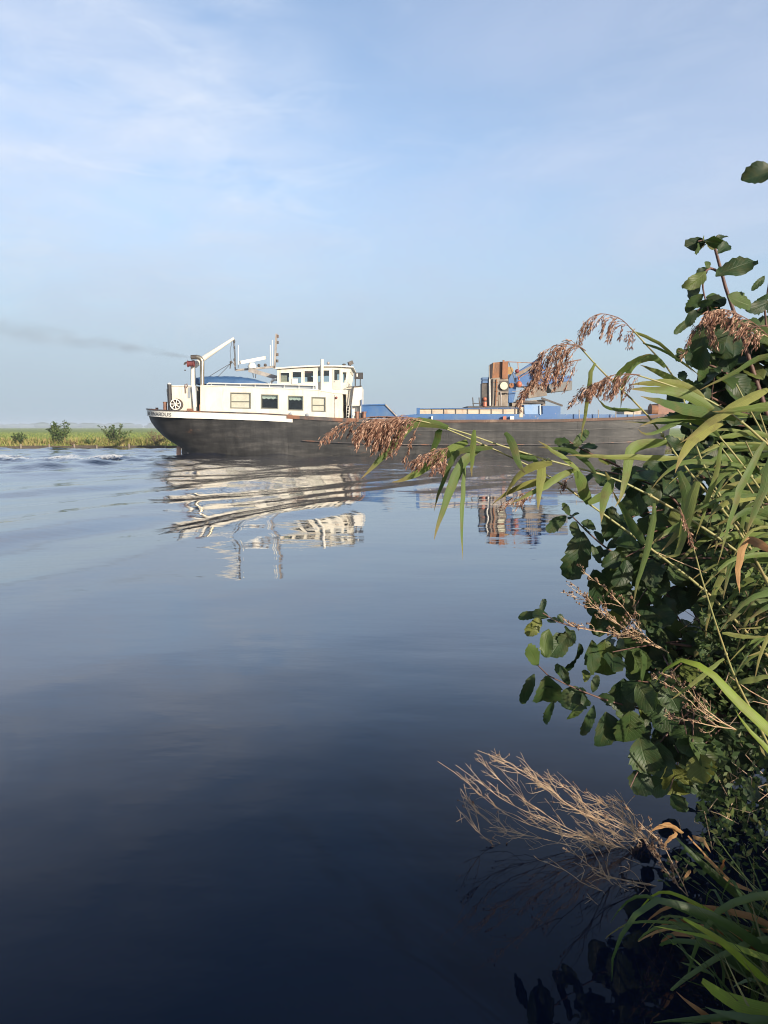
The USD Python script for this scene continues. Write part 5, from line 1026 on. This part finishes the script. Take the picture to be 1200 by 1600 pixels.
# ------------------------------------------------------------------ sedge blades in the near corner
def sedge(label, root, blades_, name='sedge', cat='sedge', mt=None):
    th_ = thing(name, root, label, cat)
    for px, w, Y0, Y1, *o in blades_:
        ribbon(MB(), path(px, Y0, Y1), w * Y0 / FPX, rngr, n=13, twist=.5, fold=.25, basew=.9, blunt=bool(o and o[0] == 'b')).build('blade', o[1] if len(o) > 1 else (mt or M_IRIS), th_, smooth=True, uv=True)
    return th_
sedge('sedge tuft with the longest dark blade arching left into the water', (1.35, 1.55, .1), [
    ([(1330, 1560), (1200, 1484), (1096, 1423), (1027, 1406), (985, 1440), (957, 1500), (956, 1535)], 19, 1.7, 1.75),
    ([(1330, 1470), (1200, 1432), (1139, 1388), (1061, 1315), (1048, 1300)], 24, 2.0, 2.15), ([(1340, 1405), (1260, 1398), (1196, 1400), (1122, 1425), (1085, 1480), (1066, 1552)], 15, 1.75, 1.8),
    ([(1320, 1500), (1200, 1470), (1126, 1498), (1053, 1549), (1027, 1586)], 14, 1.7, 1.75), ([(1330, 1540), (1230, 1490), (1160, 1450), (1110, 1420)], 16, 1.8, 1.9)])
sedge('sedge tuft with blades painted bright sunlit yellow green at the bottom right corner', (1.25, 1.4, .1), [
    ([(1320, 1600), (1200, 1534), (1130, 1475), (1070, 1438)], 15, 1.55, 1.62, 'b', M_SUNLIT), ([(1320, 1530), (1200, 1496), (1100, 1462), (1022, 1446)], 14, 1.6, 1.68, 'x', M_SUNLIT), ([(1330, 1640), (1200, 1578), (1145, 1560), (1098, 1528)], 34, 1.5, 1.55, 'b', M_SUNLIT),
    ([(1330, 1600), (1200, 1585), (1110, 1590), (1020, 1594)], 22, 1.5, 1.58), ([(1220, 1660), (1170, 1575), (1140, 1520), (1128, 1490)], 6, 1.5, 1.55, 'x', M_STALK), ([(1200, 1640), (1120, 1600), (1080, 1570), (1053, 1547)], 16, 1.55, 1.6, 'x', M_DEADLEAF),
    ([(1260, 1650), (1190, 1600), (1140, 1590), (1100, 1575)], 22, 1.45, 1.5), ([(1300, 1560), (1250, 1545), (1190, 1530), (1140, 1545)], 15, 1.6, 1.7)])
sedge('single broad reed blade painted bright as if sunlit slanting through the dark lower thicket', (1.45, 1.9, .3), [
    ([(1290, 1240), (1200, 1140), (1150, 1092), (1107, 1048), (1075, 1031), (1050, 1040), (1025, 1068)], 23, 1.8, 1.95, 'x', M_SUNLIT), ([(1260, 1230), (1190, 1160), (1160, 1125), (1150, 1110)], 12, 1.8, 1.85, 'x', M_SUNLIT)])
rd = rngr
lowb = []
for k in range(46):
    x = rd.uniform(1080, 1270); y = rd.uniform(1420, 1600); L = rd.uniform(90, 180); a = rd.uniform(100, 185)
    lowb.append(([(x + 90, y + 70), (x, y), (x + .6 * L * math.cos(math.radians(a)), y - .5 * L * math.sin(math.radians(a))), (x + L * math.cos(math.radians(a)), y - .45 * L * math.sin(math.radians(a)) + 35)], rd.uniform(5, 14), 1.75, 1.95, 'x', (M_IRIS, M_IRIS, M_SUNLIT, M_IRIS, M_DEADLEAF, M_IRIS, M_REED)[k % 7]))
sedge('shaded clump of dark green sedge blades behind the corner blades painted sunlit', (1.5, 1.7, .1), lowb)
hus = []
for px, w in (([(1060, 1300), (1040, 1288), (1020, 1298)], 16), ([(1058, 1302), (1045, 1312), (1035, 1330)], 12), ([(1066, 1302), (1050, 1290), (1032, 1286)], 12), ([(1082, 1308), (1095, 1312), (1108, 1330)], 14), ([(1100, 1338), (1115, 1350), (1125, 1368)], 12), ([(1130, 1368), (1145, 1378), (1170, 1388), (1180, 1396)], 14), ([(1128, 1366), (1132, 1352), (1140, 1345)], 9), ([(1080, 1362), (1072, 1366), (1064, 1378)], 11), ([(1075, 1305), (1110, 1345), (1150, 1385), (1190, 1440)], 5)):
    hus.append((px, w * .62, 2.05, 2.0))
sedge('crumpled orange brown dead reed leaves caught in sun above the corner sedge', (1.2, 2.0, .15), hus, name='dead_reed', cat='dead reed', mt=M_DEADLEAF)

# ------------------------------------------------------------------ dry weeds
rngd = np.random.default_rng(8)
def dry_weed(label, root_px, Y, mains, nt, seeds=0.3, name='dry_weed', r=.0016, spread=14, seedsize=.0035, twl=(35, 95), updir=(-.72, -.42)):
    th_ = thing(name, at(*root_px, Y), label, 'weed')
    sd = MB(); sv = []
    for mpx in mains:
        ps = spline(path([root_px] + mpx, Y, Y - .05 + rngd.normal(0, .05)), 16); ps[2:] += np.cumsum(rngd.normal(0, .0018, (14, 3)), axis=0); m = MB(); m.tube(ps, np.linspace(r * 1.5, r * .5, 16), 5)
        for k in range(nt):
            u = rngd.uniform(.2, .97); i0 = int(u * 15); b = ps[i0]; tdir = unit(ps[min(15, i0 + 1)] - ps[i0 - 1])
            L = rngd.uniform(*twl) * Y / FPX * (1.15 - .6 * u)
            lat = np.array([rngd.normal(0, .35), rngd.normal(0, .35), rngd.normal(.12, .35)])
            d1 = unit(tdir + lat * 1.2); d2 = unit(tdir * .8 + np.array([-.25, 0, .22]) + lat * .3)
            tw = spline([b, b + d1 * L * .45, b + d1 * L * .45 + d2 * L * .55 + rngd.normal(0, .12, 3) * L], 7); tw[1:] += np.cumsum(rngd.normal(0, .0016, (6, 3)), axis=0)
            m.tube(tw, np.linspace(r * .8, r * .35, 7), 4, False)
            for q_ in range(2):
                j0 = rngd.integers(2, 6); e = tw[j0] + unit(tdir + rngd.normal(0, .6, 3)) * L * .3
                m.tube([tw[j0], (tw[j0] + e) / 2 + rngd.normal(0, .002, 3), e], [r * .5, r * .45, r * .3], 3, False)
                if rngd.uniform() < seeds: sv.append(e)
            if rngd.uniform() < seeds: sv += [tw[-1], tw[-2] + rngd.normal(0, .002, 3), tw[-3] + rngd.normal(0, .002, 3)]
        m.build('stem', M_DRYSTEM, th_)
    for c in sv:
        sd.raw(c + np.array([[1, 0, 0], [-1, 0, 0], [0, 1, 0], [0, -1, 0], [0, 0, 1.5], [0, 0, -1.2]]) * seedsize * rngd.uniform(.5, 1.3) * rngd.uniform(.6, 1.2, (6, 1)), [[0, 2, 4], [2, 1, 4], [1, 3, 4], [3, 0, 4], [2, 0, 5], [1, 2, 5], [3, 1, 5], [0, 3, 5]])
    if sv: sd.build('seeds', M_SEED, th_, kind='stuff')
    return th_
dry_weed('bleached tan dead weed fanning out left over the water, topmost of its kind', (1075, 1375), 2.45, [[(980, 1300), (900, 1265), (850, 1225), (800, 1195), (752, 1173)], [(970, 1310), (880, 1250), (830, 1215), (770, 1178)], [(990, 1300), (920, 1262), (880, 1230), (845, 1205)], [(1000, 1300), (950, 1262), (915, 1245)]], 26, .3, r=.0012)
dry_weed('bleached dead weed with the leftmost tip pointing over the open water', (1070, 1390), 2.4, [[(960, 1318), (880, 1302), (800, 1272), (750, 1232), (718, 1204), (690, 1184)], [(960, 1330), (860, 1290), (790, 1255), (740, 1218), (710, 1196)], [(950, 1335), (850, 1308), (780, 1290), (745, 1262), (722, 1230)], [(960, 1325), (900, 1305), (830, 1262), (780, 1225), (742, 1182)], [(960, 1340), (860, 1335), (800, 1330), (745, 1290), (734, 1256)]], 24, .15, r=.0012)
dry_weed('lower dead weed with grey tan stems trailing just above the dark water', (1090, 1420), 2.2, [[(1010, 1380), (950, 1370), (905, 1340), (870, 1295)], [(1010, 1400), (940, 1395), (890, 1368), (858, 1345)], [(1020, 1405), (960, 1410), (925, 1408)], [(1020, 1420), (950, 1380), (920, 1330), (890, 1310)]], 9, .1)
dry_weed('reddish brown seeding weed standing against the pale water beside the alder', (1045, 1020), 2.4, [[(990, 990), (950, 965), (910, 935), (876, 925)], [(985, 985), (945, 955), (905, 925), (890, 912)], [(985, 990), (940, 985), (900, 975), (880, 958)], [(1000, 985), (965, 940), (935, 912), (905, 890)]], 15, 1.0, name='seeding_weed', r=.0013, seedsize=.0042, twl=(18, 50))
dry_weed('pinkish seeding weed sprays tucked in the dark lower thicket', (1150, 1140), 2.05, [[(1100, 1115), (1060, 1085), (1018, 1060)], [(1110, 1130), (1070, 1120), (1035, 1112)], [(1100, 1105), (1060, 1060), (1040, 1055)]], 12, 1.0, name='seeding_weed', r=.0012, seedsize=.004, twl=(15, 45))
dry_weed('dry seed spike leaning down between dead reed leaves and lower stems', (1075, 1400), 2.1, [[(1050, 1372), (1030, 1340), (1010, 1310)], [(1060, 1365), (1040, 1330), (1000, 1290), (975, 1260)]], 14, 1.0, name='seeding_weed', r=.0012, seedsize=.0042, twl=(12, 34))

# ------------------------------------------------------------------ undergrowth: small herbs and grass that close the thicket down to the bank
rngu = np.random.default_rng(15)
T = box_target([(1100, 860), (1240, 840), (1240, 1480), (1090, 1440), (1030, 1400), (1040, 1340), (1090, 1320), (1090, 1230), (1120, 1180), (1080, 1100), (1090, 980)])
C = []
for k in range(5200):
    x, y = T(rngu); C.append(at(x, y, rngu.uniform(2.15, 2.75)))
C = np.array(C); m = len(C)
u = rngu.normal(0, 1, (m, 3)); u /= np.linalg.norm(u, axis=1, keepdims=True); nn = np.array([0, -.5, .8]) + rngu.normal(0, .5, (m, 3)); w = np.cross(u, nn); w /= np.linalg.norm(w, axis=1, keepdims=True)
s = rngu.uniform(.007, .020, m)[:, None]
V = np.stack([C - u * s, C + w * s * .45 - u * s * .1, C + u * s, C - w * s * .45 - u * s * .1], 1).reshape(-1, 3); b = np.arange(m)[:, None] * 4
hb_ = MB().raw(V, np.concatenate([b + [0, 1, 2], b + [0, 2, 3]]))
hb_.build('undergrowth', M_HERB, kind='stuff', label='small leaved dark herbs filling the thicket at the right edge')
tw = MB()
for k in range(130):
    x, y = T(rngu); a = at(x, y, rngu.uniform(2.15, 2.7)); d = unit([rngu.normal(-.3, .8), rngu.normal(0, .4), rngu.normal(.3, .7)]) * rngu.uniform(.05, .22)
    tw.tube([a, a + d * .5 + rngu.normal(0, .012, 3), a + d], [.0016, .0014, .0008], 4, False)
tw.build('twig_tangle', M_DRYSTEM, kind='stuff', label='fine tan twigs tangled through the right thicket')
n = 9000
gx = rngu.uniform(-1.5, 4.2, n); gy = bank_edge(gx) - .02 - np.abs(rngu.normal(0, .7, n)); ok = (gy > -1.8) & ~((np.abs(gx) < .35) & (gy < .5)) & ((gx > .75) | (gy < .45)); gx, gy = gx[ok], gy[ok]
h = np.where(gx > .9, 1.0, .35)
v, f = blades(len(gx), np.stack([gx, gy, bank_z(gx, gy) - .02], 1), .12, .42, .005, rngu, .45)
v[:, 2] = np.repeat(bank_z(gx, gy) - .02, 5) + (v[:, 2] - np.repeat(bank_z(gx, gy) - .02, 5)) * np.repeat(h, 5)
MB().raw(v, f).build('bank_grass', leafmat('near_grass', [(0, (0.035, 0.06, 0.018)), (.7, (0.06, 0.09, 0.025)), (1, (0.14, 0.12, 0.05))], .3, .6, .25), kind='stuff', label='dark grass on the near bank under the sedge and shrubs')

# unseen shrubs added behind the viewpoint, to shade the thicket from the low sun
_mz = meadow_z
for x, y, w, h, nl, lab in ((4.25, -.75, 1.5, 2.6, 2600, 'added leafy shade shrub nearest the viewpoint, behind it'), (4.7, .25, 1.7, 2.7, 3000, 'added leafy shade shrub standing closest behind the alder thicket'),
                        (5.3, -1.0, 2.0, 3.0, 3000, 'tallest added leafy shade shrub behind the viewpoint'), (5.8, .7, 2.0, 2.9, 3000, 'added leafy shade shrub rightmost behind the thicket'), (2.15, -.10, .9, 1.0, 1000, 'low sparse leafy bush added for shade right of the viewpoint')):
    z0 = float(bank_z(np.array([x]), np.array([y]))[0])
    meadow_z = lambda X, Y, z0=z0: np.full_like(np.asarray(X, float), z0)
    shrub('hedge_shrub', x, y, w, h, 26, nl, .055, M_SHRUBLEAF, rngf, lab, group='unseen shade shrubs added behind the viewpoint')
meadow_z = _mz
